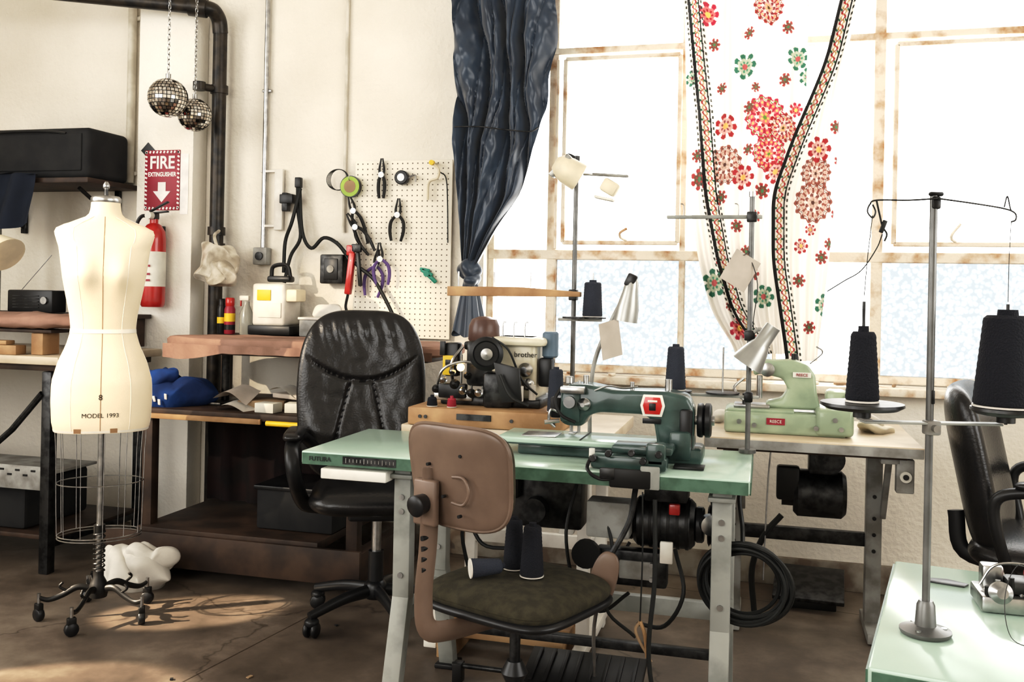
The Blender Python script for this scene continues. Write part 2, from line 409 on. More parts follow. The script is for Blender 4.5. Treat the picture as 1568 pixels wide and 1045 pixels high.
b.box((-1.272,-.03,1.38),(.075,.05,.085),GREYP,.006); b.cyl((-1.272,-.056,1.38),(-1.272,-.065,1.38),.02,DSTEEL)
b.box((-1.272,-.012,2.2),(.05,.015,.016),STEEL)
b.done()
b = B('wall_conduit'); b.cyl((-.845,-.014,1.5),(-.845,-.014,3.88),.008,CONDUIT); b.done()

def disco(x,y,z,r):
    b = B('disco_ball',(x,y,z)); n=16
    for j in range(n):
        t0=pi*j/n+.02; t1=pi*(j+1)/n-.02; tm=(t0+t1)/2; k=max(4,int(2*n*sin(tm)))
        for i in range(k):
            a0=2*pi*i/k+.02/max(.1,sin(tm)); a1=2*pi*(i+1)/k-.02/max(.1,sin(tm))
            jit=Matrix.Rotation(random.uniform(-.06,.06),3,'X')@Matrix.Rotation(random.uniform(-.06,.06),3,'Z')
            q=[Vector((r*sin(t)*cos(a),r*sin(t)*sin(a),r*cos(t))) for t,a in ((t0,a0),(t0,a1),(t1,a1),(t1,a0))]
            c=sum(q,Vector())/4; q=[c+jit@(p-c) for p in q]
            b.add(q,[(3,2,1,0)],MIRROR,smooth=False)
    b.superq((r*.975,)*3,1,1,DSTEEL)
    b.cyl((0,0,r*.95),(0,0,r+.02),.012,STEEL)
    zz=r+.03; i=0
    while zz < 3.88-z:
        a=0 if i%2 else pi/2
        b.tube([(.006*cos(a)*cos(k*pi/3),.006*sin(a)*cos(k*pi/3),zz+.014*sin(k*pi/3)) for k in range(6)],.0018,STEEL,5,2,closed=True)
        zz+=.023; i+=1
    b.done(recalc=False)
disco(-1.547,-.42,2.091,.09); disco(-1.519,-.25,2.043,.079)

b = B('fire_extinguisher_sign',(-1.78,-.123,1.75))
b.box((0,0,0),(.2,.004,.30),DRED,.0015)
for i in range(14):
    for sx in (-1,1): b.box((sx*.092,-.0025,-.135+i*.021),(.013,.001,.009),SIGNW,0,rot=(0,25,0))
for i in range(10):
    for sz in (-1,1): b.box((-.09+i*.02,-.0025,sz*.14),(.009,.001,.012),SIGNW,0,rot=(0,25,0))
b.text('FIRE',.088,SIGNW,T(0,-.003,.085)@FRONT,bold=.002,sx=.9)
b.text('EXTINGUISHER',.03,SIGNW,T(0,-.003,.028)@FRONT,bold=.0008,sx=.78)
b.prism([(-.022,0),(.022,0),(.022,-.045),(.05,-.045),(0,-.1),(-.05,-.045),(-.022,-.045)],.001,SIGNW,T(0,-.003,-.01)@FRONT)
b.prism([(-.125,.15),(-.085,.19),(-.045,.15),(-.085,.11)],.003,BLACK,T(0,.0,0)@FRONT)
b.box((.125,.001,-.02),(.045,.002,.3),SIGNW,0)
b.done()
b = B('fire_extinguisher',(-1.77,-.195,1.12))
b.lathe([(.05,0),(.056,.01),(.058,.03),(.058,.33),(.053,.37),(.035,.4),(.02,.41),(.02,.43)],REDP)
b.lathe([(.0588,.10),(.0588,.27)],LABEL,seg=28)
for z in (.13,.16,.2): b.box((0,-.0593,z),(.05,.001,.01),DRED,0)
b.box((0,0,.445),(.035,.04,.035),DSTEEL,.006)
b.box((.035,-.01,.49),(.11,.02,.008),BLACK,.002,rot=(0,-25,0)); b.box((.035,-.01,.462),(.1,.02,.008),BLACK,.002,rot=(0,-5,0))
b.cyl((-.0,-.02,.445),(-.0,-.05,.445),.018,LABEL)
b.tube([(-.01,0,.44),(-.06,-.02,.44),(-.085,-.03,.36),(-.075,-.04,.2),(-.068,-.045,.1)],.009,BLACK); b.cyl((-.068,-.045,.12),(-.066,-.045,.02),.01,BLACK,.016)
b.box((0,.065,.25),(.03,.016,.3),DSTEEL,.003)
b.done()
b = B('plastic_bag',(-1.42,-.19,1.33)); b.blob((0,0,0),(.19,.13,.20),BAG,.045,13,2,nu=70,nv=40); b.blob((.03,-.02,-.04),(.14,.10,.11),BAG,.04,16,5,nu=50,nv=30); b.tube([(0,0,.08),(-.03,.02,.14),(-.05,.09,.17)],.008,BAG); b.done(30)
b = B('thermostat_bracket',(-1.19,-.02,1.66)); b.box((0,0,0),(.045,.02,.3),WHITEP,.003); b.box((-.04,-.004,-.13),(.12,.01,.012),WHITEP,.002); b.box((-.04,-.004,.14),(.12,.01,.012),WHITEP,.002); b.box((.06,-.02,.0),(.07,.05,.045),BLACK,.004); b.box((.05,-.02,-.015),(.03,.04,.09),DSTEEL,.004); b.done()

b = B('pegboard',(-.78,-.03,1.0)); b.box((.245,0,.42),(.49,.006,.84),PEG,.001,1)
for x in (.05,.44): b.box((x,.014,.42),(.03,.02,.8),DWOOD,.002)
b.done()
def pliers(x,z,L=.17,grip=BLACK,ang=0,spread=.03,y=-.055,name='pliers',k=1.3):
    b = B(name, M=T(x,y,z)@R(ang,'Y')@Matrix.Scale(k,4))
    for s in (-1,1):
        b.tube([(s*.004,0,0),(s*spread*.9,0,-L*.25),(s*spread,0,-L*.6),(s*spread*.7,0,-L*.95)],lambda t:.0050+.0018*sin(t*3),grip,8)
        b.tube([(-s*.003,0,-.005),(s*.009,0,.015),(s*.003,0,.06)],lambda t:.007-.004*t,DSTEEL,8)
    b.cyl((0,-.007,0),(0,.007,0),.011,STEEL); b.cyl((0,0,.03),(0,.018,.045),.002,STEEL); b.done()
pliers(-.635,1.77,.09,BLACK,0,.012)
pliers(-.55,1.58,.10,BLACK,3,.026)
pliers(-.655,1.34,.12,PURPLE,8,.035)
pliers(-.62,1.37,.10,PURPLE,-6,.03,y=-.085)
pliers(-.775,1.60,.14,BLACK,-20,.02,name='wire_cutter')
pliers(-.75,1.52,.12,DSTEEL,-35,.02,name='wire_cutter',y=-.085)
b = B('masking_tape_roll',(-.79,-.06,1.715)); b.lathe([(.03,-.012),(.048,-.012),(.048,.012),(.03,.012),(.03,-.012)],LIME,axis=(0,1,0)); b.lathe([(.027,-.013),(.03,-.013),(.03,.013),(.027,.013)],CARD,axis=(0,1,0)); b.lathe([(.049,-.01),(.052,-.01),(.052,.01),(.049,.01)],DSTEEL,axis=(0,1,0)); b.tube([(0,.03,.03),(0,-.02,.03),(0,-.025,.05)],.002,STEEL); b.done()
b = B('wire_coil',(-.86,-.045,1.75))
for i in range(4): b.tube([(.045*cos(a)*(1+.1*i),-.004*i,.05*sin(a)) for a in [k*pi/5 for k in range(10)]],.0018,CABLE,5,3,closed=True)
b.done()
b = B('tape_measure',(-.53,-.06,1.755)); b.cyl((0,-.015,0),(0,.015,0),.034,BLACK,bev=.004); b.cyl((0,-.017,0),(0,-.012,0),.018,STEEL); b.tube([(.03,0,.0),(.065,0,.01),(.07,0,-.02)],.005,STEEL); b.done()
b = B('cable_hook',(-.375,-.05,1.75)); b.tube([(0,.02,.07),(0,-.02,.07),(.03,-.02,.04),(.025,-.02,.0),(-.02,-.01,-.02),(-.025,-.01,-.1)],.006,LSHADE); b.tube([(.03,0,.03),(.06,0,0),(.07,0,-.12),(.075,0,-.3)],.003,CABLE); b.cyl((.0,-.02,.07),(.0,-.04,.07),.012,YELLOW); b.done()
b = B('spring_clamp',(-.40,-.05,1.31)); b.box((0,0,0),(.06,.014,.022),TEAL,.004,rot=(0,30,0)); b.box((.02,0,-.022),(.07,.014,.018),TEAL,.004,rot=(0,42,0)); b.box((-.01,0,.014),(.05,.014,.014),TEAL,.004,rot=(0,10,0)); b.cyl((0,-.01,-.005),(0,.01,-.005),.014,TEAL); b.done()
b = B('power_cable_bundle')
for k,pts in enumerate(([(-1.08,-.04,1.72),(-1.07,-.05,1.6),(-1.05,-.06,1.47),(-1.10,-.06,1.38),(-1.12,-.08,1.25)],
            [(-1.07,-.04,1.72),(-1.04,-.06,1.5),(-.99,-.06,1.42),(-.92,-.07,1.47),(-.85,-.06,1.44),(-.78,-.07,1.36)],
            [(-.86,-.06,1.45),(-.74,-.08,1.34),(-.66,-.08,1.28),(-.60,-.09,1.20),(-.54,-.1,1.1)],
            [(-1.06,-.05,1.71),(-1.09,-.07,1.55),(-1.13,-.06,1.45),(-1.13,-.07,1.30)])):
    b.tube(pts,.009,CABLE)
b.box((-1.075,-.04,1.74),(.03,.03,.05),BLACK,.004)
b.done()
b = B('electrical_outlet_box',(-.87,-.05,1.32)); b.box((0,0,0),(.12,.08,.14),DSTEEL,.008); b.box((0,-.042,.0),(.07,.008,.1),BLACK,.003); b.cyl((0,-.045,0),(0,-.052,0),.018,GREYP); b.done()
b = B('red_bolt_cutter',(-.77,-.09,1.30)); 
b.box((0,0,0),(.03,.03,.2),REDP,.006,rot=(0,6,0)); b.box((.045,0,.02),(.018,.02,.16),BLACK,.005,rot=(0,-6,0)); b.box((.0,0,.11),(.04,.02,.05),REDP,.006);b.box((.03,0,.12),(.05,.02,.04),DSTEEL,.006); b.tube([(-.01,0,-.1),(-.02,0,-.16),(0,0,-.2)],.007,BLACK); b.done()

# ------------------------------------------------------------------ curtains
def interp(tab, v):
    for i in range(len(tab)-1):
        if v <= tab[i+1][0]:
            t=(v-tab[i][0])/(tab[i+1][0]-tab[i][0]); t=max(0,min(1,t)); return tab[i][1]*(1-t)+tab[i+1][1]*t
    return tab[-1][1]
NL=[(-3.0,-.27),(-2.53,-.254),(-1.89,-.237),(-1.51,-.205),(-1.36,-.195),(-1.33,-.19)]
NR=[(-3.0,.25),(-2.53,.224),(-2.29,.212),(-2.06,.185),(-1.89,.14),(-1.66,.05),(-1.51,-.04),(-1.36,-.12),(-1.33,-.14)]
b = B('navy_curtain')
def ridge(x): return 1-2*abs(sin(x))**.75
def fn(u,v):
    z=3.0-1.68*v; l=interp(NL,-z); r=interp(NR,-z); s=l+(r-l)*u
    w=r-l; g=min(1,w/.45); am=.015+.030*g
    nz=noise.noise(Vector((u*2.5,z*1.6,1.7)))
    y=-.145+am*ridge(pi*(3.6*u+.9*nz+.25*sin(z*3)))+.35*am*ridge(pi*(7.3*u-1.1*z+1.4*nz))
    y+=.022*g*noise.noise(Vector((u*3+z*1.5,z*9-u*6,4)))+.012*g*noise.noise(Vector((u*8-z*4,z*17+u*9,9)))
    return (s+.008*sin(v*31+u*9)*u*g,y,z)
b.sheet(fn,130,220,NAVY)
def kd(p):
    a=atan2(p.y,p.x); return Vector((p.x,p.y,p.z))*(1+.12*sin(3*a+p.z*60))
b.superq((.055,.05,.045),1,1,NAVY,T(-.165,-.14,1.325)@R(20,'Y'),kd)
b.superq((.042,.042,.028),1,1,NAVY,T(-.15,-.15,1.275)@R(-25,'Y'),kd)
b.sheet(lambda u,v:(-.16+(.03+.05*v)*cos(2*pi*u)*(1+.15*sin(10*pi*u)),-.14+(.022+.03*v)*sin(2*pi*u)*(1+.2*sin(14*pi*u)),1.27-.23*v-.02*sin(6*pi*u)*v),60,14,NAVY)
b.tube([(-.225,-.21,1.96),(-.1,-.22,1.955),(.0,-.225,1.94),(.12,-.21,1.93),(.155,-.19,1.95)],.003,DSTEEL,6)
b.done(80,recalc=False)
b = B('curtain_rod'); b.cyl((-.35,-.14,3.02),(2.3,-.14,3.02),.014,DSTEEL)
for x in (-.3,1.0,2.25): b.cyl((x,-.14,3.02),(x,-.001,3.02),.01,DSTEEL)
b.done()

rng=np.random.RandomState(3)
FL=[]
def sz(x,y): return (.778+(x+.02*y-1050)*.00262, 1.22+(458-y)*.0027)
for x,y,r,t in ((1180,5,20,0),(1262,5,18,0),(1085,12,15,1),(1143,95,15,2),(1225,85,14,2),(1060,112,10,2),(1174,176,27,1),(1202,195,18,0),(1150,160,8,3),(1113,190,15,0),(1112,250,24,4),(1140,268,15,0),(1072,272,13,3),(1068,235,8,3),
    (1180,232,22,1),(1190,262,14,0),(1170,290,10,3),(1250,268,19,4),(1246,312,24,4),(1255,232,15,0),(1222,165,9,1),(1240,115,11,2),(1095,435,17,2),(1172,455,14,2),(1263,466,13,2),(1135,505,14,1),(1105,300,9,3),(1148,225,7,3),(1228,378,9,0),(1242,353,7,0),(1130,345,8,3),(1107,130,7,3),(1160,130,6,3),(1205,120,8,3),(1258,395,8,3),(1270,375,7,3),(1155,420,9,3),(1105,400,7,3),(1225,430,8,3),(1240,500,8,3),(1170,520,8,3),(1120,470,6,3),(1095,60,8,3),(1285,250,7,3),(1280,330,7,3),(1150,45,7,3),(1210,40,8,3),(1160,330,7,3),(1145,385,8,3),(1280,200,8,3)):
    s_,z_=sz(x,y); FL.append((s_,z_,r*.0029,t))
for i in range(14):
    FL.append((rng.uniform(.8,1.45),rng.uniform(2.55,2.98),rng.uniform(.03,.06),int(rng.randint(0,5))))
PALS={0:[(.30,.03,.035),(.58,.34,.30),(.2,.04,.05),(.6,.38,.12),(.1,.06,.02)],1:[(.38,.03,.06),(.60,.17,.17),(.3,.02,.03),(.7,.5,.14),(.12,.25,.05)],2:[(.04,.14,.09),(.42,.44,.33),(.07,.22,.14),(.42,.1,.1),(.02,.08,.05)],3:[(.32,.05,.05),(.12,.08,.05),(.32,.05,.05),(.07,.17,.08),(.2,.03,.03)],4:[(.24,.08,.06),(.58,.40,.33),(.19,.07,.06),(.38,.26,.2),(.1,.05,.04)]}
BASE=np.array([.76,.72,.66])
def pattern(S,Z,E):
    n=S.size; C=np.tile(BASE,(n,1))
    for (fs,fz,fr,t) in FL:
        dx=S-fs; dz=(Z-fz)*.86; d=np.sqrt(dx*dx+dz*dz); m0=d<fr*1.3
        if not m0.any(): continue
        a=np.arctan2(dz,dx); k=14 if fr>.05 else 7
        Rr=fr*(1+.07*np.cos(k*a)); q=d/Rr; p=PALS[t]
        if fr>.05:
            C[m0&(q<1)]=p[0]
            C[(q<.93)&(q>.80)&(np.cos(a*k+pi)>-.2)]=(.76,.70,.62)
            C[(q<.88)&(q>.84)]=p[4]
            C[(q<.76)&(q>.52)&(np.cos(a*k)>-.3)]=p[1]
            C[(q<.68)&(q>.60)&(np.cos(a*k)>.4)]=p[3]
            C[(q<.50)]=(.74,.65,.56); C[(q<.46)&(np.cos(a*k/2)>-.2)]=p[2]
            C[(q<.30)]=p[1]; C[(q<.22)&(np.cos(a*5)>0)]=p[3]; C[(q<.10)]=p[4]
        else:
            C[m0&(q<1)&(np.cos(a*k)>-.5)]=p[0]; C[(q<.66)]=p[1]; C[(q<.45)&(np.cos(a*k)>0)]=p[2]; C[(q<.25)]=p[3]
    zz=Z
    i=(E>=0)&(E<.014); C[i]=(.012,.011,.011)
    b2=(E>=.014)&(E<.046); C[b2]=(.72,.66,.58)
    zig=b2&(np.abs(E-.030-.008*np.sin(zz*150))<.0036); C[zig]=(.32,.03,.035)
    dd=b2&(np.abs(E-.030+.008*np.sin(zz*150))<.0025); C[dd]=(.38,.24,.08)
    d3=b2&(np.cos(zz*150)>.75)&((E<.022)|(E>.038)); C[d3]=(.04,.11,.06)
    C[(E>=.046)&(E<.052)]=(.012,.011,.011)
    dots=(E>=.056)&(E<.063)&(np.sin(zz*260)>0.0); C[dots]=(.05,.05,.04)
    d4=(E<-.003)&(E>-.010)&(np.sin(zz*260)>0.0); C[d4]=(.05,.05,.04)
    return C
def floral(name, Lt, Rt, ztop, zbot, q0, amp, k, inset, ph, nu=190, nv=640):
    U,Vv=np.meshgrid(np.linspace(0,1,nu+1),np.linspace(0,1,nv+1)); Z=ztop+(zbot-ztop)*Vv
    lx=[-a[0] for a in Lt][::-1]; l=np.interp(Z,lx,[a[1] for a in Lt][::-1]); r=np.interp(Z,[-a[0] for a in Rt][::-1],[a[1] for a in Rt][::-1])
    for arr in (l,r):
        col=arr[:,0].copy(); kk=np.ones(41)/41; sm=np.convolve(np.pad(col,20,mode='edge'),kk,mode='valid'); arr[:]=sm[:,None]
    S=l+(r-l)*U
    A=amp*(.35+.65*np.minimum(1,(r-l)/.35))
    Y=q0+A*np.sin(2*pi*k*U+ph+.8*np.sin(Vv*4))+.35*A*np.sin(2*pi*k*2.3*U+1.3*ph+3*Vv)+.012*np.sin(Vv*9+U*5)
    ins=np.interp(Z,[1.0,1.4,2.0,2.5,3.0],inset)
    C=pattern(S.ravel(),Z.ravel(),(S-l-ins).ravel())
    P=np.stack([S.ravel(),Y.ravel(),Z.ravel()],1)
    idx=np.arange((nu+1)*(nv+1)).reshape(nv+1,nu+1)
    F=np.stack([idx[:-1,:-1].ravel(),idx[:-1,1:].ravel(),idx[1:,1:].ravel(),idx[1:,:-1].ravel()],1)
    me=bpy.data.meshes.new(name); me.from_pydata(P.tolist(),[],F.tolist())
    ca=me.color_attributes.new('Col','FLOAT_COLOR','POINT'); ca.data.foreach_set('color',np.concatenate([C,np.ones((len(C),1))],1).ravel().astype(np.float32))
    me.polygons.foreach_set('use_smooth',[True]*len(F)); me.materials.append(FLORAL)
    o=bpy.data.objects.new(name,me); bpy.context.scene.collection.objects.link(o); return o
floral('floral_curtain',[(-3.0,.75),(-2.457,.768),(-2.05,.785),(-1.65,.805),(-1.38,.848),(-1.16,.907),(-.99,1.02)],
       [(-3.0,1.27),(-2.457,1.28),(-1.92,1.275),(-1.57,1.22),(-1.2,1.21),(-.99,1.215)],3.0,.99,-.12,.026,4.3,(.09,.075,.05,.012,.01),.4)
floral('floral_curtain',[(-3.0,1.52),(-2.457,1.40),(-2.2,1.345),(-2.1,1.31),(-1.86,1.215),(-1.65,1.145),(-1.38,1.15),(-.97,1.215)],
       [(-3.0,1.60),(-2.457,1.475),(-2.1,1.405),(-1.86,1.40),(-1.5,1.385),(-.96,1.335)],3.0,.97,-.20,.020,2.8,(0,0,0,0,0),1.9,nu=140)

# ------------------------------------------------------------------ dress form
b = B('dress_form',(-1.22,-1.24,0),rz=36)
RG=[(.69,.160,.112,.112),(.72,.167,.118,.118),(.80,.171,.124,.13),(.87,.169,.124,.132),(.94,.150,.112,.112),(1.0,.124,.098,.09),(1.055,.109,.09,.08),(1.11,.114,.095,.084),(1.18,.128,.106,.095),(1.25,.141,.112,.103),(1.31,.148,.108,.105),(1.36,.155,.098,.102),(1.395,.166,.084,.092),(1.42,.172,.070,.080),(1.436,.150,.062,.074),(1.45,.112,.058,.068),(1.462,.08,.056,.062),(1.475,.060,.053,.056),(1.49,.053,.05,.05),(1.525,.050,.05,.05)]
def rgi(z):
    for i in range(len(RG)-1):
        if z<=RG[i+1][0]:
            t=max(0,(z-RG[i][0])/(RG[i+1][0]-RG[i][0])); return [RG[i][k]*(1-t)+RG[i+1][k]*t for k in (1,2,3)]
    return RG[-1][1:]
def bpt(z,a,off=0):
    w,df,db=rgi(z); e=.85 if z<1.44 else 1
    if z>1.36 and z<1.45: e=.75
    x=w*spow(cos(a),e); y=(df if sin(a)<0 else db)*spow(sin(a),e)
    for sg in (-1,1):
        dd=((x-sg*.062)/.048)**2+((z-1.265)/.058)**2
        if sin(a)<0: y-=.042*math.exp(-dd)
    n=Vector((cos(a),sin(a),0)); return Vector((x,y,z))+n*off
zs=list(np.linspace(.69,1.525,60))
b.loft([[bpt(z,2*pi*i/72) for i in range(72)] for z in zs],LINEN)
b.loft([[bpt(z,2*pi*i/72,.0022) for i in range(72)] for z in (1.047,1.062)],TAPE,cap=False)
for aa in (-90,90,-58,-122,0,180):
    b.tube([bpt(z,radians(aa),.0002) for z in np.linspace(.70,1.47,36)],.0013,BROWNTAPE if aa==-90 else TAPE,5,1)
b.loft([[bpt(z,2*pi*i/72,.0012) for i in range(72)] for z in (.692,.70)],TAPE,cap=False)
b.lathe([(.051,1.524),(.053,1.53),(.053,1.54),(.046,1.548),(.012,1.55)],STEEL); b.cyl((0,0,1.545),(0,0,1.575),.007,DSTEEL); b.lathe([(.004,1.57),(.012,1.58),(.012,1.59),(.005,1.602)],STEEL)
def warp(p):
    w,df,db=rgi(p.z); return Vector((p.x,-df*(1-min(.95,abs(p.x)/w)**(2/.85))**(.425)-.0015,p.z))
b.text('MODEL 1993',.022,INK,T(0,0,.755)@FRONT,warp); b.text('8',.028,INK,T(0,0,.82)@FRONT,warp)
for x in (-.075,.045):
    b.sheet(lambda u,v:warp(Vector((x-.012+.024*u,0,.692+.016*v))) ,4,2,BROWNTAPE)
cage=[(.69,.155,.108),(.60,.150,.108),(.50,.148,.108),(.40,.146,.106),(.31,.143,.105)]
for z,ax,ay in (cage[2],cage[4],(.30,.143,.105)): b.tube([(ax*cos(t),ay*sin(t),z) for t in [k*pi/12 for k in range(24)]],.0022,STEEL,6,2,closed=True)
for k in range(12):
    t=2*pi*k/12+.1; b.tube([(ax*cos(t),ay*sin(t),z) for z,ax,ay in cage],.0016,STEEL,5,2)
b.cyl((0,0,.12),(0,0,.72),.011,STEEL)
b.tube([(.019*cos(t*2*pi),.019*sin(t*2*pi),.17+.018*t) for t in np.linspace(0,8,90)],.0035,DSTEEL,6,0)
b.cyl((0,0,.31),(0,0,.34),.02,IRON)
b.lathe([(.03,.075),(.036,.10),(.028,.13),(.018,.15),(.018,.17)],IRON)
for k in range(5):
    a=2*pi*k/5+.55; c,s_=cos(a),sin(a)
    b.tube([(.02*c,.02*s_,.105),(.07*c,.07*s_,.115),(.12*c,.12*s_,.09),(.165*c,.165*s_,.075),(.20*c,.20*s_,.085)],lambda t:.013-.005*t,IRON,8,flat=.7)
    b.tube([(.10*c,.10*s_,.10),(.13*c,.13*s_,.12),(.12*c,.12*s_,.135)],.005,IRON)
    b.cyl((.198*c,.198*s_,.03),(.198*c,.198*s_,.10),.006,STEEL)
    b.box((.198*c,.198*s_,.05),(.022,.03,.03),IRON,.004,rot=(0,0,math.degrees(a)+40))
    nx,ny=cos(a+.7),sin(a+.7)
    b.cyl((.198*c-.012*nx,.198*s_-.012*ny,.024),(.198*c+.012*nx,.198*s_+.012*ny,.024),.024,BLACK,bev=.004)
b.done(50)

# ------------------------------------------------------------------ left workbench area
b = B('wall_shelf'); b.box((-2.42,-.21,1.722),(.86,.38,.025),DWOOD,.003)
for x in (-2.12,-2.7):
    b.box((x,-.012,1.60),(.03,.02,.22),DSTEEL,.002); b.tube([(x,-.02,1.52),(x,-.12,1.60),(x,-.3,1.695)],.01,IRON); 
b.done()
b = B('boombox_speaker'); b.box((-2.38,-.22,1.858),(.74,.30,.245),BLACKM,.03,4); 
b.box((-2.38,-.372,1.86),(.66,.010,.18),BLACKM,.02,3); b.box((-2.38,-.20,1.983),(.6,.10,.012),BLACK,.005)
b.tube([(-2.62,-.375,1.95),(-2.5,-.385,1.962),(-2.26,-.385,1.962),(-2.14,-.375,1.95)],.006,BLACK)
b.done()
b = B('dark_cloth',(-2.42,-.44,1.64)); b.sheet(lambda u,v:(-.2+.36*u,-.01+.02*sin(u*14+v*3)-.01*v,.11-.24*v-.03*sin(u*pi)*v),40,20,DBLUE); b.sheet(lambda u,v:(-.2+.36*u,-.01+.04*v,.11+.006*sin(u*12)),40,6,DBLUE); b.done()
b = B('workbench')
b.box((-2.42,-.56,.90),(1.44,.70,.035),PLY,.004)
b.box((-2.42,-.56,.868),(1.38,.62,.028),DWOOD,.003)
for x in (-1.78,-3.05):
    for y in (-.86,-.26): b.box((x,y,.426),(.045,.045,.852),DSTEEL,.004)
    b.box((x,-.56,.12),(.03,.6,.03),DSTEEL,.003)
b.box((-2.42,-.72,.42),(1.3,.30,.012),GREYP,.002); b.box((-2.42,-.875,.40),(1.3,.006,.10),GREYP,.001)
for i in range(30): b.box((-3.0+i*.04,-.879,.41+.02*(i%2)),(.022,.003,.008),BLACK,0)
b.box((-2.42,-.56,.14),(1.3,.55,.02),DWOOD,.003)
b.tube([(-1.80,-.88,.76),(-1.95,-.88,.60),(-2.1,-.88,.48)],.014,DSTEEL,8,0)
b.box((-2.62,-.28,1.30),(.03,.03,.77),GREYP,.002)
b.box((-2.42,-.30,1.07),(1.2,.34,.02),DWOOD,.003)
for x in (-1.86,-3.0): b.box((x,-.30,.99),(.02,.32,.14),DWOOD,.002)
b.done()
b = B('sleeve_ironing_board')
b.superq((.42,.10,.034),.5,.7,PINK,T(-2.06,-.80,1.062),lambda p:p+Vector((0,0,.012*noise.noise(p*18))))
b.box((-2.08,-.80,1.02),(.6,.12,.014),DWOOD,.003)
for x in (-2.3,-1.86): b.box((x,-.80,.965),(.06,.10,.093),WOOD,.004)
b.done()
b = B('wooden_block'); b.box((-2.0,-.86,.938),(.14,.06,.04),WOOD,.004); b.box((-2.03,-.86,.968),(.09,.05,.018),WOOD,.003); b.done()
b = B('radio',(-2.30,-.36,1.082)); b.box((0,0,.055),(.26,.10,.108),BLACK,.008); 
for i in range(5): b.box((-.02,-.052,.025+i*.014),(.15,.004,.004),DSTEEL,0)
b.cyl((.09,-.05,.06),(.09,-.062,.06),.018,STEEL); b.tube([(-.09,.0,.11),(.08,0,.28)],.002,STEEL,6,0); b.done()
b = B('bookshelf_speaker',(-2.10,-.22,1.082)); b.box((0,0,.12),(.10,.12,.24),BLACK,.006); b.lathe([(.035,0),(.03,.008),(.01,.002)],DSTEEL,at=(0,-.061,.16),axis=(0,-1,0)); b.done()
b = B('desk_lamp',(-1.98,-.93,0))
b.lathe([(.082,0),(.078,.01),(.048,.08),(.03,.10),(.026,.13),(.0,.132)],LSHADE,at=(.03,-.0,1.34),axis=(-.75,.1,.55)); 
b.tube([(-.06,.02,1.42),(-.2,.08,1.40),(-.28,.14,1.2),(-.24,.22,.95)],.008,DSTEEL); b.cyl((-.24,.24,.918),(-.24,.24,.94),.06,DSTEEL); b.done()
b = B('storage_bin'); b.box((-2.2,-.6,.26),(.5,.4,.215),BLACKM,.02); b.box((-2.2,-.6,.375),(.52,.42,.02),BLACK,.006); b.done()

# ------------------------------------------------------------------ pressing bench + ironing board
b = B('pressing_bench')
b.box((-1.0,-.39,.69),(1.16,.70,.03),DWOOD,.004); b.tube([(-.82,-.755,.672),(-.5,-.755,.672)],.011,YELLOW,10,0); b.box((-1.2,-.748,.675),(.7,.014,.022),WOOD,.003)
for x in (-1.40,-.45):
    for y in (-.70,-.16): b.box((x,y,.338),(.05,.05,.674),DWOOD,.004)
b.box((-1.0,-.43,.19),(.84,.66,.035),DWOOD,.004); b.box((-1.0,-.765,.12),(1.22,.02,.14),DWOOD,.004)
for x in (-1.38,-.43): b.box((x,-.42,.085),(.05,.62,.17),DWOOD,.003)
b.sheet(lambda u,v:(-1.38+.90*u,-.30+.02*sin(u*40)+.01*noise.noise(Vector((u*6,v*3,0))),.67-.44*v),120,10,DREDC)
b.done()
b = B('storage_box'); b.box((-.75,-.50,.295),(.35,.28,.17),BLACKM,.01); b.box((-.75,-.50,.385),(.37,.30,.018),BLACK,.005); b.done()
b = B('ironing_board')
outline=[]
for i in range(64):
    a=2*pi*i/64; x=.69*spow(cos(a),.35); y=.195*spow(sin(a),.55)
    if x<0: y*=1-.55*(min(1,-x/.69))**2.5
    outline.append((x,y))
rings=[]
for z,k in ((.955,.97),(.965,1.0),(.99,1.005),(1.0,.985),(1.003,.9),(1.004,.5),(1.004,.05)):
    rings.append([(-.79+x*k,-.45+y*k,z+.006*noise.noise(Vector((x*9,y*9,z*3)))) for x,y in outline])
b.loft(rings,PINK)
b.sheet(lambda u,v:(-1.40+1.25*u,-.650+.010*sin(u*60)+.1*max(0,.12-u)*8*.2,.975-.035*v-.03*v*max(0,sin(u*9+1))),160,5,PINK)
b.box((-.79,-.45,.94),(1.2,.28,.02),DWOOD,.003)
for x in (-1.2,-.55):
    b.cyl((x,-.45,.706),(x,-.45,.935),.018,DSTEEL); b.box((x,-.45,.713),(.1,.24,.012),DSTEEL,.003)
b.done()
b = B('blue_tshirt',(-1.38,-.60,.765)); b.blob((0,0,.0),(.32,.22,.14),BLUEF,.06,9,3,nu=90,nv=46); b.blob((-.04,-.02,.04),(.18,.16,.11),BLUEF,.05,13,8,nu=60,nv=30)
for i in range(7): b.box((-.10+i*.028,-.128-.004*(i%2),-.01-.012*(i%3)),(.012,.004,.026),SIGNW,.001,rot=(20,random.uniform(-30,30),0))
b.done(60)
b = B('small_box'); 
for x,y,w in ((-.86,-.67,.09),(-.76,-.63,.07),(-.66,-.66,.09),(-.57,-.61,.06)): b.box((x,y,.726),(w,.07,.04),LABEL,.003,rot=(0,0,random.uniform(-15,15)))
b.box((-.95,-.54,.724),(.2,.14,.036),CARD,.004,rot=(0,0,14)); b.box((-.8,-.52,.762),(.2,.12,.02),PAPER,.004,rot=(0,0,-20)); b.done()
b = B('paper_pattern_stack'); b.sheet(lambda u,v:(-1.13+.16*u,-.66+.12*v,.75+.05*u*v+.03*sin(u*4)),12,8,PAPER); b.sheet(lambda u,v:(-.9+.22*u,-.60+.12*v,.79-.03*u+.02*sin(u*7)),12,8,WHITECL); b.sheet(lambda u,v:(-1.1+.2*u,-.70+.1*v,.712+.02*sin(u*5)+.01*v),12,8,WHITECL); b.done()
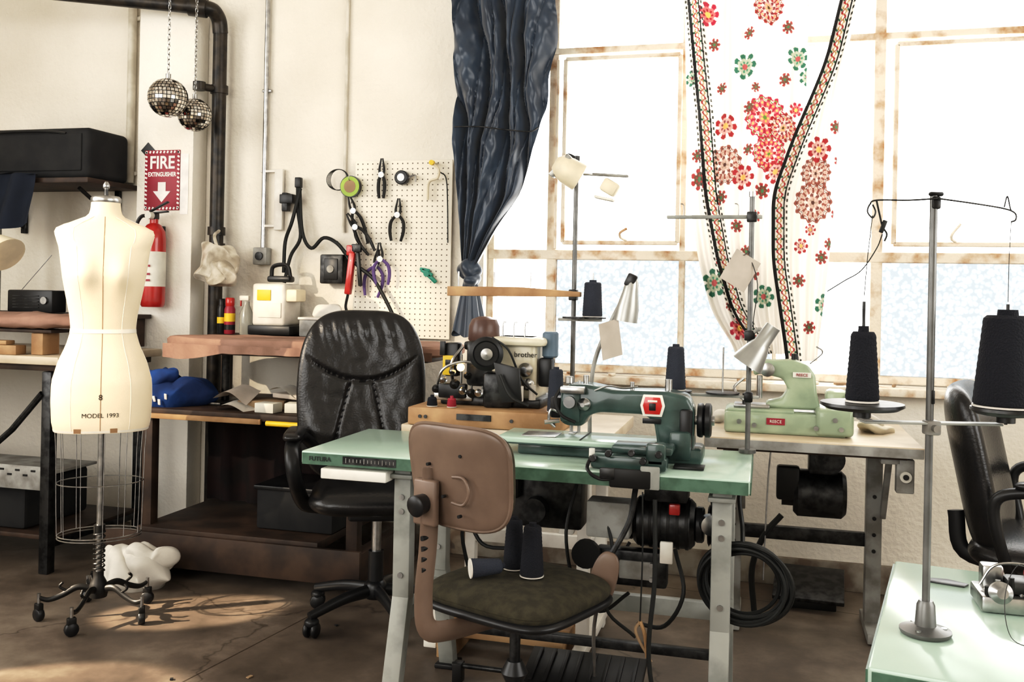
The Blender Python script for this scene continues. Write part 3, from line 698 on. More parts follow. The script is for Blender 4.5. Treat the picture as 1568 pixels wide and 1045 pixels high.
b = B('white_cloth_bundle',(-1.34,-.90,.075)); b.blob((0,0,.0),(.34,.18,.12),WHITECL,.07,9,5,nu=90,nv=46); b.blob((.10,0,.06),(.16,.10,.10),WHITECL,.05,14,3,nu=50,nv=30); b.done(60)
b = B('narrow_counter'); b.box((-.95,-.118,.985),(.98,.22,.025),DWOOD,.003)
for x in (-1.40,-.5): b.box((x,-.118,.84),(.03,.06,.265),DWOOD,.003)
b.done()
b = B('steam_generator',(-1.12,-.13,1.0)); b.box((0,0,.025),(.22,.19,.045),BLACK,.006); b.box((-.01,0,.145),(.17,.17,.20),WHITEP,.015,3); b.box((-.03,-.088,.19),(.07,.004,.05),YELLOW,.001); b.box((.0,-.088,.12),(.12,.004,.07),LABEL,.001)
b.box((.1,-.02,.19),(.06,.1,.06),LSHADE,.01); b.done()
b = B('clothes_iron',(-1.10,-.15,1.247)); b.box((0,0,.02),(.12,.06,.03),BLACK,.01); b.tube([(-.05,0,.03),(-.04,0,.08),(.03,0,.085),(.05,0,.03)],.01,BLACK); b.done()
b = B('spray_can',(-1.37,-.15,.998)); b.lathe([(.024,0),(.026,.005),(.026,.12),(.02,.135)],DRED); b.lathe([(.0265,.06),(.0265,.1)],YELLOW); b.lathe([(.0265,.02),(.0265,.045)],BLACK); b.lathe([(.02,.135),(.022,.14),(.022,.17),(.018,.175)],REDP); b.done()
b = B('spray_can',(-1.42,-.14,.998)); b.lathe([(.02,0),(.022,.005),(.022,.12),(.018,.135)],BLACK);b.lathe([(.016,.135),(.016,.165),(.012,.17)],BLACK); b.lathe([(.0225,.05),(.0225,.08)],YELLOW); b.done()
b = B('spray_bottle',(-1.28,-.15,.998)); b.lathe([(.03,0),(.033,.01),(.033,.1),(.015,.14),(.014,.16)],CLEAR); b.box((-.01,0,.175),(.05,.02,.025),WHITEP,.005); b.box((-.03,0,.155),(.006,.01,.04),REDP,.002); b.done()
b = B('parts_box'); b.box((-.90,-.14,1.04),(.14,.14,.08),GREYP,.006); b.box((-.90,-.14,1.085),(.15,.15,.012),WHITEP,.003); b.box((-.72,-.15,1.045),(.16,.13,.09),DSTEEL,.008); b.blob((-.86,-.14,1.12),(.13,.1,.06),WHITECL,.02,14,2); b.done()

# ------------------------------------------------------------------ chairs
def caster(b,x,y,a,h=.055,m=BLACK):
    nx,ny=cos(a),sin(a); r=h/2
    for s in (-1,1): b.cyl((x+nx*s*.006,y+ny*s*.006,r),(x+nx*s*.024,y+ny*s*.024,r),r,m,bev=.005)
    b.superq((.026,.026,.016),1,.8,m,T(x,y,h*.95)); b.cyl((x,y,h*.6),(x,y,h+.03),.006,STEEL)
def star(b,c,r,n,a0,zhub,ztip,m,w=.022,casters=True):
    b.lathe([(.035,zhub-.03),(.042,zhub-.02),(.042,zhub+.02),(.03,zhub+.035)],m,at=(c[0],c[1],0))
    for k in range(n):
        a=a0+2*pi*k/n; cx,sx=cos(a),sin(a)
        b.tube([(c[0]+.02*cx,c[1]+.02*sx,zhub),(c[0]+r*.5*cx,c[1]+r*.5*sx,(zhub+ztip)/2+.012),(c[0]+r*cx,c[1]+r*sx,ztip)],lambda t:w*(1-.35*t),m,10,flat=.75)
        if casters: caster(b,c[0]+(r-.01)*cx,c[1]+(r-.01)*sx,a+random.uniform(.3,2.5))
b = B('office_chair',(-.245,-.955,0),rz=22)
star(b,(0,0),.28,5,-1.95-.55,.115,.075,BLACK,.026)
b.cyl((0,0,.12),(0,0,.26),.028,BLACK); b.cyl((0,0,.25),(0,0,.40),.018,STEEL); b.box((0,.02,.41),(.2,.26,.04),BLACK,.01)
b.pad(.24,.23,.05,LEATHER,T(0,-.03,.475),lambda p,s:p+Vector((0,0,.012*math.cos(p.x*8)*cos(p.y*8) if s>0 else 0)))
def bk(p,s):
    t=p.y/.33; q=p.copy(); q.x*=1-.10*max(0,t)**2-.06*max(0,-t)
    if s>0:
        fade=max(0,1-(abs(p.x)/.22)**6)*max(0,1-abs(t)**8)
        q.z-=.016*fade*math.exp(-((p.y-.055-2.0*p.x*p.x)/.007)**2)
        q.z-=.012*fade*(math.exp(-((abs(p.x)-.055+.08*t)/.006)**2))*(1 if p.y<.055 else 0)
        q.z+=.022*fade*math.exp(-((p.y+.16)/.09)**2)
        q.z+=.006*fade*sin(p.x*120+3*p.y*10)*math.exp(-((p.y-.26)/.045)**2)+.003*fade*noise.noise(p*26)
    q.z+=.045*(p.x/.24)**2
    return q
Mb=T(-.07,.19,.815)@R(-6,'X')@R(90,'X')
b.pad(.245,.33,.050,LEATHER,Mb,bk,120,3.6,4)
b.tube([(0,.10,.40),(-.03,.23,.42),(-.06,.26,.55),(-.07,.25,.68)],.028,BLACK,10,flat=.4)
for s in (-1,1):
    b.tube([(s*.22,.12,.60),(s*.28,.05,.675),(s*.30,-.06,.675),(s*.295,-.16,.64),(s*.28,-.17,.55),(s*.26,-.06,.45),(s*.2,.0,.42)],.021,BLACK,10,flat=1.3)
    b.pad(.035,.12,.018,LEATHER,T(s*.30,-.03,.695),None,20)
b.done(60)

b = B('task_chair',(.525,-1.86,0),rz=-22)
star(b,(0,0),.24,4,.35,.10,.055,GREYP,.02)
b.cyl((0,0,.10),(0,0,.24),.022,STEEL); b.cyl((0,0,.2),(0,0,.40),.014,DSTEEL); b.box((0,0,.41),(.2,.22,.025),DSTEEL,.006); b.lathe([(.02,.22),(.035,.25),(.02,.28)],BLACK)
b.pad(.2,.19,.036,BROWNF,T(.01,0,.463),lambda p,s:p+Vector((0,0,.010*cos(p.x*8)*cos(p.y*8) if s>0 else 0)))
b.pad(.205,.195,.024,BLACK,T(.01,0,.44),None,50)
b.tube([(-.02,-.06,.40),(-.05,-.20,.40),(-.065,-.265,.42),(-.07,-.275,.50),(-.07,-.262,.62),(-.07,-.255,.80)],.026,BROWNPL,10,flat=.3)
def bs_(p,s=0): 
    q=p.copy(); q.z+=-.9*p.x*p.x; q.x*=1+.05*(p.y/.12); return q
MS=T(.0,-.252,.785)@R(8,'X')@R(90,'X')
b.pad(.152,.124,.010,BROWNPL,MS,bs_,60,4.0,8)
b.pad(.144,.116,.024,BROWNF,T(.0,-.228,.785)@R(8,'X')@R(90,'X'),bs_,50,4.0,6)
b.tube([MS@Vector((x*(1+.05*(y/.12)),y,-.9*x*x)) for x,y in [(.151*spow(cos(t),.5),.123*spow(sin(t),.5)) for t in [k*pi/24 for k in range(48)]]],.006,BROWNPL,6,1,closed=True)
b.cyl((-.07,-.27,.72),(-.07,-.315,.715),.022,BLACK,.026,bev=.004); b.box((-.07,-.272,.72),(.07,.02,.11),BROWNPL,.006)
b.tube([(.01,-.272,.79),(.045,-.274,.79),(.06,-.272,.76),(.045,-.272,.73),(.01,-.272,.73)],.004,BROWNPL)
for x,z in ((-.07,.81),(-.02,.74),(.03,.84),(.03,.70)): b.cyl((x,-.262,z),(x,-.272,z),.004,BLACK)
for z in (.56,.585,.61,.635): b.cyl((-.07,-.265,z),(-.07,-.285,z),.006,BLACK)
b.done(50)

b = B('leather_armchair',(2.02,-.98,0),rz=72)
star(b,(0,0),.28,5,.2,.11,.075,BLACK,.024)
b.cyl((0,0,.12),(0,0,.40),.024,DSTEEL); b.box((0,0,.40),(.22,.24,.03),BLACK,.01)
b.pad(.25,.25,.05,LEATHER,T(0,0,.465),lambda p,s:p+Vector((0,0,.012*cos(p.x*8)*cos(p.y*8) if s>0 else 0)))
b.pad(.24,.27,.05,LEATHER,T(0,.25,.70)@R(-12,'X')@R(90,'X'),lambda p,s:p+Vector((0,0,.9*p.x*p.x)),60)
b.tube([(0,.1,.40),(0,.27,.42),(0,.30,.55)],.025,BLACK,10,flat=.4)
for s in (-1,1):
    b.tube([(s*.2,.12,.42),(s*.27,.14,.50),(s*.285,.16,.64),(s*.285,.08,.68),(s*.285,-.10,.68),(s*.285,-.17,.64),(s*.28,-.15,.52),(s*.2,-.06,.42)],.017,BLACK,10)
    b.pad(.03,.13,.014,LEATHER,T(s*.285,-.02,.70),None,20)
b.done(60)

def cone(x,y,z,h,r1,r2,m=THREADB,M=None,core=WHITEP):
    b = B('thread_cone',M=M if M is not None else T(x,y,z))
    pr=[(r1*.9,0),(r1,.004)]
    for i in range(1,24):
        t=i/24; pr.append((r1+(r2-r1)*t+.0006*(i%2),.004+(h-.008)*t))
    pr+=[(r2,h-.004),(r2*.85,h),(r2*.45,h),(r2*.42,h+.008),(r2*.2,h+.008)]
    b.lathe(pr,m,seg=32); b.lathe([(r1*1.02,-.0005),(r1*1.02,.002)],core); b.done(30)

# ------------------------------------------------------------------ green sewing table
GX0,GX1,GY0,GY1=-.14,1.10,-1.76,-1.29
b = B('sewing_table')
b.box(((GX0+GX1)/2,(GY0+GY1)/2,.743),(GX1-GX0,GY1-GY0,.036),GREENTOP,.004)
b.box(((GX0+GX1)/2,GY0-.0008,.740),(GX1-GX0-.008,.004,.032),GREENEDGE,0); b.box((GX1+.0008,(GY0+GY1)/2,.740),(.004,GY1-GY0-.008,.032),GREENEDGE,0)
b.box((.07,GY0-.0035,.742),(.16,.002,.022),DSTEEL,0)
for i in range(14): b.box((.0+i*.011,GY0-.005,.742),(.0015,.001,.009 if i%5 else .014),GREYP,0)
b.text('FUTURA',.018,INK,T(-.08,GY0-.005,.741)@FRONT)
b.box((.5,-1.5,.715),(1.1,.34,.02),DWOOD,.003)
b.box((.02,-1.70,.70),(.20,.12,.03),WHITEP,.004)
for X in (.15,1.03):
    for (y0,y1,sg) in ((-1.69,-1.79,-1),(-1.37,-1.27,1)):
        b.box((X,y0,.53),(.05,.045,.37),GREYGREEN,.004)
        pts=[(y0-.022,.36),(y0+.022,.36),(y1+.022,0.012),(y1-.022,.012)]
        b.prism(pts,.05,GREYGREEN,T(X,0,0)@R(90,'Z')@R(90,'X'),.003)
        b.box((X,y1,.008),(.07,.08,.014),BLACK,.003)
        for z in (.42,.60,.64): b.cyl((X,y0-.023,z),(X,y0-.028,z),.008,STEEL)
    b.box((X,-1.53,.70),(.07,.40,.012),GREYGREEN,.003); b.box((X,-1.53,.30),(.035,.32,.04),GREYGREEN,.003)
b.box((.59,-1.37,.30),(.85,.03,.05),GREYGREEN,.003)
b.box((.6,-1.40,.18),(.84,.03,.025),DSTEEL,.003)
b.done()
b = B('sewing_motor')
b.cyl((.78,-1.50,.58),(.95,-1.50,.58),.07,DSTEEL,seg=28,bev=.012); b.cyl((.74,-1.50,.58),(.78,-1.50,.58),.055,IRON,bev=.006); b.cyl((.95,-1.5,.58),(.975,-1.5,.58),.05,BLACK,bev=.005)
for i in range(6): b.lathe([(.073,0),(.073,.008)],IRON,at=(.80+i*.025,-1.5,.58),axis=(1,0,0))
b.box((.87,-1.5,.675),(.12,.1,.06),DSTEEL,.006); b.box((.72,-1.58,.60),(.12,.08,.10),GREYP,.006); b.box((.90,-1.60,.64),(.03,.02,.03),REDP,.004); b.tube([(.76,-1.45,.5),(.70,-1.5,.4),(.66,-1.45,.25),(.66,-1.43,.09)],.006,STEEL)
b.box((.88,-1.60,.52),(.035,.012,.06),WHITEP,.003); b.cyl((.66,-1.6,.5),(.66,-1.62,.5),.04,IRON)
b.box((.52,-1.48,.62),(.22,.10,.16),DSTEEL,.01); b.cyl((.5,-1.54,.6),(.5,-1.58,.6),.035,DSTEEL); b.box((.4,-1.5,.66),(.1,.12,.07),IRON,.01)
b.box((.78,-1.55,.46),(.20,.05,.10),DSTEEL,.008); b.lathe([(.02,0),(.028,.004),(.028,.03),(.012,.034)],STEEL,at=(.99,-1.56,.60),axis=(.3,-1,0))
b.tube([(.9,-1.56,.52),(.93,-1.62,.42),(.88,-1.6,.32),(.80,-1.55,.30)],.006,CABLE); b.tube([(.70,-1.6,.65),(.74,-1.63,.5),(.72,-1.62,.36),(.8,-1.6,.28)],.005,CABLE)
b.box((.80,-1.585,.46),(.10,.01,.05),GREYP,.002); b.cyl((.76,-1.59,.58),(.76,-1.60,.58),.012,STEEL)
for z in (.44,.48): b.cyl((.84,-1.59,z),(.84,-1.60,z),.006,STEEL)
b.lathe([(.05,0),(.058,.004),(.05,.008),(.058,.012),(.058,.016)],IRON,at=(.985,-1.50,.58),axis=(1,0,0))
b.tube([(1.0,-1.47,.64),(.965,-1.50,.74)],.005,CABLE,6,0); b.tube([(1.0,-1.53,.63),(.985,-1.53,.74)],.005,CABLE,6,0)
b.tube([(.62,-1.56,.68),(.60,-1.6,.55),(.63,-1.6,.40),(.70,-1.6,.34),(.78,-1.6,.40)],.005,CABLE)
b.done()
b = B('foot_treadle'); b.box((.62,-1.38,.075),(.36,.20,.016),IRON,.004,rot=(12,0,0))
for i in range(8): b.box((.47+i*.043,-1.38,.087),(.012,.17,.006),IRON,.001,rot=(12,0,0))
b.cyl((.2,-1.38,.05),(.98,-1.38,.05),.008,DSTEEL); b.box((.22,-1.38,.03),(.03,.04,.06),IRON,.003); b.box((.96,-1.38,.03),(.03,.04,.06),IRON,.003); b.done()
b = B('knee_lifter'); b.tube([(.80,-1.66,.70),(.79,-1.70,.62),(.74,-1.73,.52)],.008,DSTEEL); b.superq((.036,.012,.08),.5,.8,BROWNPL,T(.73,-1.745,.47)@R(15,'Y')); b.done()

b = B('sewing_machine',(.77,-1.52,.762))
b.box((-.135,0,.043),(.48,.18,.016),GREENTOP,.004); b.box((-.135,0,.034),(.475,.176,.006),DGREEN,.001); b.box((-.12,0,.016),(.40,.13,.032),DGREEN,.006)
b.box((-.26,-.02,.0525),(.10,.09,.003),STEEL,.001); b.box((-.135,-.0,.0515),(.004,.17,.002),INK,0)
b.prism([(-.20,.185),(-.205,.10),(-.185,.085),(-.135,.085),(-.122,.115),(-.09,.128),(.035,.128),(.065,.11),(.075,.05),(.075,.0),(.175,.0),(.175,.15),(.155,.185),(.10,.196),(-.05,.192),(-.12,.205),(-.18,.203)],.105,DGREEN,T(0,0,0)@FRONT,.014,3)
b.box((.125,0,.02),(.15,.14,.045),DGREEN,.012)
b.box((-.17,-.055,.14),(.055,.012,.085),DGREEN,.004); b.cyl((-.17,-.05,.155),(-.17,-.075,.155),.017,STEEL); b.lathe([(.016,0),(.018,.004),(.006,.008),(.018,.012),(.016,.016),(.006,.03)],STEEL,at=(-.13,-.055,.15),axis=(0,-1,0))
b.cyl((-.175,-.01,.09),(-.175,-.01,.058),.005,STEEL); b.cyl((-.155,0,.21),(-.155,0,.06),.0045,STEEL); b.box((-.17,-.01,.06),(.02,.03,.006),STEEL,.001)
b.cyl((-.185,0,.2),(-.185,0,.222),.012,STEEL,bev=.002); b.cyl((-.14,.02,.2),(-.14,.02,.225),.008,STEEL)
b.tube([(-.2,-.05,.12),(-.225,-.06,.13),(-.23,-.06,.1),(-.215,-.05,.08)],.004,STEEL); b.box((-.215,-.02,.135),(.03,.06,.06),IRON,.006); b.cyl((-.2,-.06,.10),(-.24,-.075,.095),.006,STEEL)
b.box((-.16,-.07,.19),(.07,.03,.02),STEEL,.004); b.tube([(-.19,-.07,.2),(-.21,-.08,.16),(-.19,-.085,.12),(-.15,-.08,.10)],.005,IRON)
b.tube([(-.1,-.06,.19),(-.06,-.065,.205),(-.02,-.06,.2),(.02,-.05,.205)],.0025,STEEL); b.cyl((.0,-.02,.19),(.0,-.02,.215),.006,STEEL); b.cyl((.1,0,.195),(.1,0,.225),.01,STEEL)
hx=[(-.034,.0),(-.026,.03),(.026,.03),(.034,.0),(.026,-.03),(-.026,-.03)]
b.prism(hx,.006,LABEL,T(.062,-.055,.155)@FRONT,.001); b.prism([(x*.78,y*.78) for x,y in hx],.004,REDP,T(.062,-.058,.155)@FRONT,.0005); b.box((.062,-.061,.152),(.018,.002,.02),BLACK,.001); b.box((.062,-.061,.168),(.026,.002,.005),LABEL,0)
b.box((.06,-.056,.112),(.05,.004,.014),BLACK,.001)
b.lathe([(.02,0),(.045,.0),(.048,.006),(.048,.014),(.041,.018),(.048,.022),(.048,.034),(.042,.038),(.018,.038)],BLACK,at=(.182,0,.115),axis=(1,0,0),seg=36); b.cyl((.17,0,.115),(.228,0,.115),.014,STEEL)
b.box((.155,-.06,.09),(.035,.02,.12),BLACK,.008); b.box((.14,-.065,.05),(.06,.03,.08),DGREEN,.01)
b.box((.02,-.20,.02),(.20,.05,.035),DGREEN,.008); b.box((.09,-.20,.045),(.05,.05,.06),DGREEN,.008); b.box((.05,-.14,.05),(.16,.10,.02),DGREEN,.006)
for x,z in ((-.07,.03),(-.03,.045),(.03,.05),(.06,.03),(.1,.05)):
    b.cyl((x,-.225,z),(x,-.245,z),.009,DSTEEL if x<.05 else BLACK,bev=.002)
b.tube([(-.08,-.21,.03),(-.085,-.235,.0),(-.05,-.245,-.02),(0,-.245,-.015)],.005,DSTEEL); b.box((.03,-.246,-.015),(.11,.012,.05),IRON,.006); b.box((-.03,-.247,-.005),(.04,.014,.03),DSTEEL,.004)
b.box((.08,-.246,-.01),(.05,.01,.06),GREYGREEN,.004); b.cyl((-.08,-.20,.0),(-.08,-.20,.05),.008,WHITEP); b.cyl((.0,-.12,.02),(.0,-.2,.02),.007,STEEL); b.cyl((.09,-.1,.03),(.09,-.18,.03),.007,STEEL)
b.box((.17,-.12,.004),(.08,.06,.006),BLACK,.001)
b.done()

b = B('thread_stand',(1.085,-1.315,.762))
b.cyl((0,0,0),(0,0,.765),.0075,POLE); b.cyl((0,0,0),(0,0,.01),.025,POLE)
b.box((-.11,0,.70),(.28,.018,.010),GREYGREEN,.002); b.box((0,0,.70),(.03,.03,.03),DSTEEL,.004); b.cyl((0,0,.76),(0,0,.775),.01,STEEL)
for x in (-.2,-.1,-.04): b.tube([(x,0,.70),(x,0,.735),(x-.01,0,.74)],.0018,STEEL,5,2)
b.box((-.11,0,.165),(.28,.016,.008),GREYGREEN,.002); b.box((0,0,.165),(.025,.03,.03),DSTEEL,.004)
for x in (-.215,-.075):
    b.lathe([(.05,.176),(.05,.172),(.012,.170),(.0,.170)],DSTEEL,at=(x,0,0)); b.cyl((x,0,.17),(x,0,.31),.0025,STEEL)
b.box((-.03,-.02,.54),(.085,.002,.10),PAPER,0,rot=(0,30,20)); b.tube([(0,0,.6),(-.02,-.02,.585)],.002,STEEL,5,0)
b.tube([(-.01,0,.6),(.02,-.02,.5),(.01,-.02,.38),(.03,-.02,.30)],.0015,CABLE,5)
b.done()
cone(.870,-1.315,.939,.13,.031,.024,THREADN)
b = B('work_lamp',(1.085,-1.315,.99))
b.box((0,-.01,.12),(.03,.03,.03),DSTEEL,.004); b.tube([(0,-.01,.12),(.03,-.03,.14),(.05,-.04,.11)],.006,GREYP)
b.lathe([(.022,.06),(.024,.0),(.03,-.01),(.048,-.07),(.05,-.075),(.046,-.075)],ALU,at=(.035,-.05,.10),axis=(.55,0,.85)); b.done()
b = B('gooseneck_lamp',(.615,-1.34,.762))
b.cyl((0,0,0),(0,0,.012),.035,DSTEEL); b.tube([(0,0,.01),(0,0,.16),(.015,0,.27),(.06,0,.38),(.10,0,.46),(.115,0,.49)],.0065,GREYP,10)
b.lathe([(.012,.07),(.02,.05),(.024,.02),(.034,-.03),(.036,-.07),(.033,-.07)],ALU,at=(.115,-.01,.45),axis=(.15,0,1)); b.box((.12,-.02,.505),(.03,.02,.04),DSTEEL,.005,rot=(0,25,0))
b.sheet(lambda u,v:(.025+.06*u+.015*v,-.025+.01*sin(u*3),.37-.11*v+.02*u),8,8,PAPER); b.box((.07,-.01,.38),(.008,.006,.10),STEEL,.001,rot=(0,35,0)); b.done()

cone(.575,-1.90,.513,.125,.030,.022,THREADB); cone(.515,-1.85,.513,.125,.028,.020,THREADB)
cone(0,0,0,.08,.024,.018,THREADN,M=T(.43,-1.955,.532)@R(30,'Z')@R(88,'Y'))

# ------------------------------------------------------------------ overlock table + machine
b = B('overlock_table')
b.box((.30,-.93,.749),(.72,.54,.04),PLY,.004); b.box((.23,-.975,.80),(.53,.46,.06),WOOD,.005)
for x in (-.02,.0,.3,.44): b.cyl((x+.03,-1.206,.80),(x+.03,-1.209,.80),.006,DSTEEL)
b.box((.20,-1.207,.805),(.12,.003,.02),DSTEEL,0)
for X in (.06,.56):
    b.box((X,-1.10,.365),(.04,.045,.73),WHITEP,.004); b.box((X,-.75,.365),(.04,.045,.73),WHITEP,.004)
    b.box((X,-.925,.04),(.045,.56,.035),WHITEP,.004); b.box((X,-.925,.70),(.05,.46,.02),WHITEP,.003)
b.box((.31,-.75,.30),(.48,.03,.05),WHITEP,.003); b.box((.31,-1.10,.16),(.48,.03,.04),WHITEP,.003)
b.prism([(-.025,0),(.025,0),(.105,.28),(.055,.28)],.03,WHITEP,T(.50,-1.1,.42)@FRONT,.003)
b.done()
b = B('wooden_pallet'); 
for i in range(3): b.box((.30,-1.18+i*.11,.085),(.44,.075,.022),WOOD,.003)
for x in (.12,.48): b.box((x,-1.07,.036),(.06,.30,.072),WOOD,.003)
b.done()
b = B('overlock_motor'); b.cyl((.16,-.95,.55),(.38,-.95,.55),.08,DSTEEL,seg=26,bev=.01); b.cyl((.12,-.95,.55),(.16,-.95,.55),.05,IRON); b.box((.27,-.95,.66),(.12,.1,.07),DSTEEL,.005)
b.tube([(.3,-.95,.48),(.36,-1.0,.36),(.2,-1.02,.33),(.12,-1.0,.42)],.007,CABLE); b.tube([(.2,-.98,.48),(.12,-1.05,.4),(.15,-1.03,.2)],.007,CABLE); b.done()
b = B('overlock_machine',(.22,-.98,.83))
b.box((0,.02,.015),(.36,.26,.03),DSTEEL,.008)
b.box((.07,.03,.13),(.16,.20,.22),CREAMP,.018,3); b.box((-.05,.04,.14),(.12,.17,.16),DSTEEL,.015); b.box((.09,-.02,.225),(.19,.16,.03),CREAMP,.012)
b.text('brother',.026,INK,T(.115,-.075,.18)@FRONT)
hw=(.0,-.16,.185)
b.lathe([(.02,0),(.052,.0),(.058,.006),(.058,.018),(.045,.024),(.040,.018),(.02,.018)],BLACK,at=hw,axis=(.25,-1,0),seg=40); b.lathe([(.022,0),(.02,.012),(.0,.014)],STEEL,at=(.008,-.182,.185),axis=(.25,-1,0)); b.cyl((.0,-.05,.185),hw,.03,DSTEEL)
b.box((.03,-.10,.06),(.10,.10,.12),DSTEEL,.012,rot=(0,0,10)); b.prism([(0,0),(.09,-.02),(.10,-.13),(.03,-.14)],.02,BLACK,T(.03,-.17,.16)@FRONT,.004)
b.lathe([(.05,0),(.058,.012),(.056,.06),(.045,.085),(.02,.095)],MOTORBR,at=(-.075,.06,.21)); b.box((-.075,.06,.2),(.12,.11,.03),IRON,.008)
b.box((-.13,-.06,.03),(.14,.12,.03),STEEL,.005); b.box((-.13,-.12,.05),(.10,.03,.05),BLACK,.006)
for i,(x,y,z,r) in enumerate(((-.19,-.11,.05,.014),(-.16,-.13,.085,.012),(-.12,-.12,.07,.016),(-.09,-.13,.05,.012),(-.05,-.15,.045,.014),(-.14,-.09,.11,.01),(-.08,-.10,.10,.012),(-.02,-.17,.05,.012))):
    b.lathe([(r,0),(r*1.1,.004),(r*.4,.01),(r*1.1,.016),(r*.9,.022),(r*.3,.03)],STEEL if i%2 else IRON,at=(x,y,z),axis=(0,-1,.3),seg=16)
b.tube([(-.2,-.1,.04),(-.17,-.12,.12),(-.1,-.11,.15),(-.04,-.1,.14)],.005,STEEL); b.tube([(-.15,-.05,.05),(-.15,-.08,.14),(-.12,-.05,.2)],.006,STEEL)
for x in (-.13,-.09,-.05): b.cyl((x,-.03,.05),(x,-.03,.17),.004,STEEL)
b.box((-.17,-.0,.15),(.05,.05,.12),BLACK,.006); b.box((-.18,-.03,.13),(.04,.004,.07),YELLOW,.001); b.box((-.18,-.033,.14),(.02,.002,.02),BLACK,.001); b.box((-.2,-.033,.19),(.02,.01,.05),BLACK,.002)
b.superq((.014,.014,.014),1,1,pm('machine_lamp_bulb',(1,.62,.25),.4,emis=5),T(-.11,-.10,.13))
b.cyl((.19,-.02,.17),(.19,-.02,.26),.028,BLUEPL,bev=.006); b.box((.18,-.03,.12),(.05,.05,.1),BLACK,.01)
for x in (.02,.06,.10): b.tube([(x,-.03,.24),(x,-.03,.285),(x+.012,-.03,.29)],.003,STEEL,6,3)
b.lathe([(.02,0),(.024,.004),(.01,.012),(.024,.02),(.012,.04)],STEEL,at=(.12,-.08,.13),axis=(0,-1,0)); b.lathe([(.016,0),(.02,.004),(.01,.012),(.02,.02),(.012,.035)],STEEL,at=(.13,-.08,.08),axis=(0,-1,0))
b.tube([(.06,-.2,.12),(.1,-.21,.05),(.16,-.2,.02)],.005,CABLE); b.tube([(.02,-.16,.24),(.08,-.17,.20),(.12,-.14,.1),(.17,-.12,.05)],.004,CABLE)
for x,y in ((.12,-.16),(.15,-.11)): b.lathe([(.012,0),(.012,.05),(.004,.052),(.004,.06)],WHITEP,at=(x,y,.03),seg=14)
b.done()
cone(.465,-1.15,.832,.14,.028,.022,THREADN)
cone(.04,-1.17,.832,.03,.018,.015,THREADB); cone(.11,-1.17,.832,.03,.016,.014,DRED)
b = B('thread_stand',(.45,-.80,.77))
b.cyl((0,0,.058),(0,0,.93),.0085,POLE); b.cyl((0,0,.060),(0,0,.07),.03,POLE)
b.prism([(-.48,-.018),(.03,-.012),(.03,.006),(-.2,.02),(-.48,.018)],.03,WOOD,T(0,-.02,.455)@FRONT,.003)
b.box((.0,-.01,.45),(.03,.04,.04),DSTEEL,.004)
for x in (-.44,-.3,-.16): b.cyl((x,-.02,.475),(x,-.02,.53),.003,STEEL)
b.box((.03,-.03,.36),(.16,.02,.01),GREYP,.002); b.lathe([(.05,.37),(.05,.366),(.01,.364)],DSTEEL,at=(.075,-.03,0)); b.cyl((.075,-.03,.36),(.075,-.03,.53),.003,STEEL); b.lathe([(.04,.372),(.04,.366),(.01,.364)],DSTEEL,at=(.02,-.10,0)); b.box((.02,-.07,.36),(.012,.08,.008),GREYP,.001)
b.done()
cone(.525,-.83,1.142,.125,.036,.030,THREADN)
b = B('swing_arm_lamp',(.45,-.80,1.70))
b.cyl((0,0,0),(0,0,.03),.012,DSTEEL); b.tube([(0,0,.02),(-.03,-.02,.03),(-.03,-.04,-.02)],.007,DSTEEL)
b.lathe([(.022,.075),(.04,.06),(.05,.02),(.052,-.03),(.048,-.032)],LSHADE,at=(-.005,-.05,-.04),axis=(-.75,-.25,.45)); b.box((-.045,-.06,-.015),(.10,.05,.02),ALU,.004,rot=(0,-45,0))
b.cyl((.03,-.02,-.04),(.19,-.02,-.05),.004,STEEL); b.box((.13,-.02,-.045),(.13,.04,.008),GREYP,.003,rot=(0,4,0)); b.box((.13,-.03,-.09),(.06,.06,.05),LSHADE,.01,rot=(0,30,0)); b.box((.11,-.03,-.13),(.07,.05,.01),LABEL,.003,rot=(0,12,0))
b.done()

# ------------------------------------------------------------------ back right table + pale machine
b = B('sewing_table')
b.box((1.28,-.70,.742),(.68,.62,.036),PLY,.004); b.box((1.28,-1.012,.74),(.675,.003,.03),GREYP,0)
b.box((1.28,-.70,.716),(.6,.5,.014),DWOOD,.002)
for X in (1.03,1.53):
    b.box((X,-.48,.37),(.055,.06,.68),GREYP,.004); b.box((X,-.66,.70),(.06,.56,.016),GREYP,.003); b.box((X,-.50,.02),(.06,.30,.035),GREYP,.005)
    for z in (.3,.36,.42,.5): b.cyl((X,-.511,z),(X,-.515,z),.007,BLACK)
    b.prism([(0,0),(.03,0),(.20,.26),(.17,.26)],.02,GREYP,T(X+.03,-.48,.42)@R(90,'Z')@R(180,'Z')@R(90,'X'),.002)
b.box((1.28,-.46,.33),(.5,.03,.05),DSTEEL,.003)
b.done()
b = B('switch_box',(1.575,-.92,.655)); b.box((0,0,0),(.055,.04,.11),GREYP,.005); b.cyl((0,-.02,.0),(0,-.032,0),.018,LABEL); b.cyl((0,-.03,0),(0,-.036,0),.009,BLACK); b.box((0,.0,.062),(.03,.03,.02),DSTEEL,.003); b.done()
b = B('sewing_motor'); b.cyl((1.24,-.62,.52),(1.42,-.62,.52),.085,DSTEEL,seg=28,bev=.015); b.cyl((1.20,-.62,.52),(1.24,-.62,.52),.05,BLACK); b.box((1.34,-.62,.65),(.10,.10,.11),DSTEEL,.008); b.box((1.22,-.66,.56),(.08,.06,.12),IRON,.01)
b.lathe([(.02,0),(.05,.0),(.05,.02),(.02,.02)],DSTEEL,at=(1.36,-.70,.66),axis=(0,-1,0))
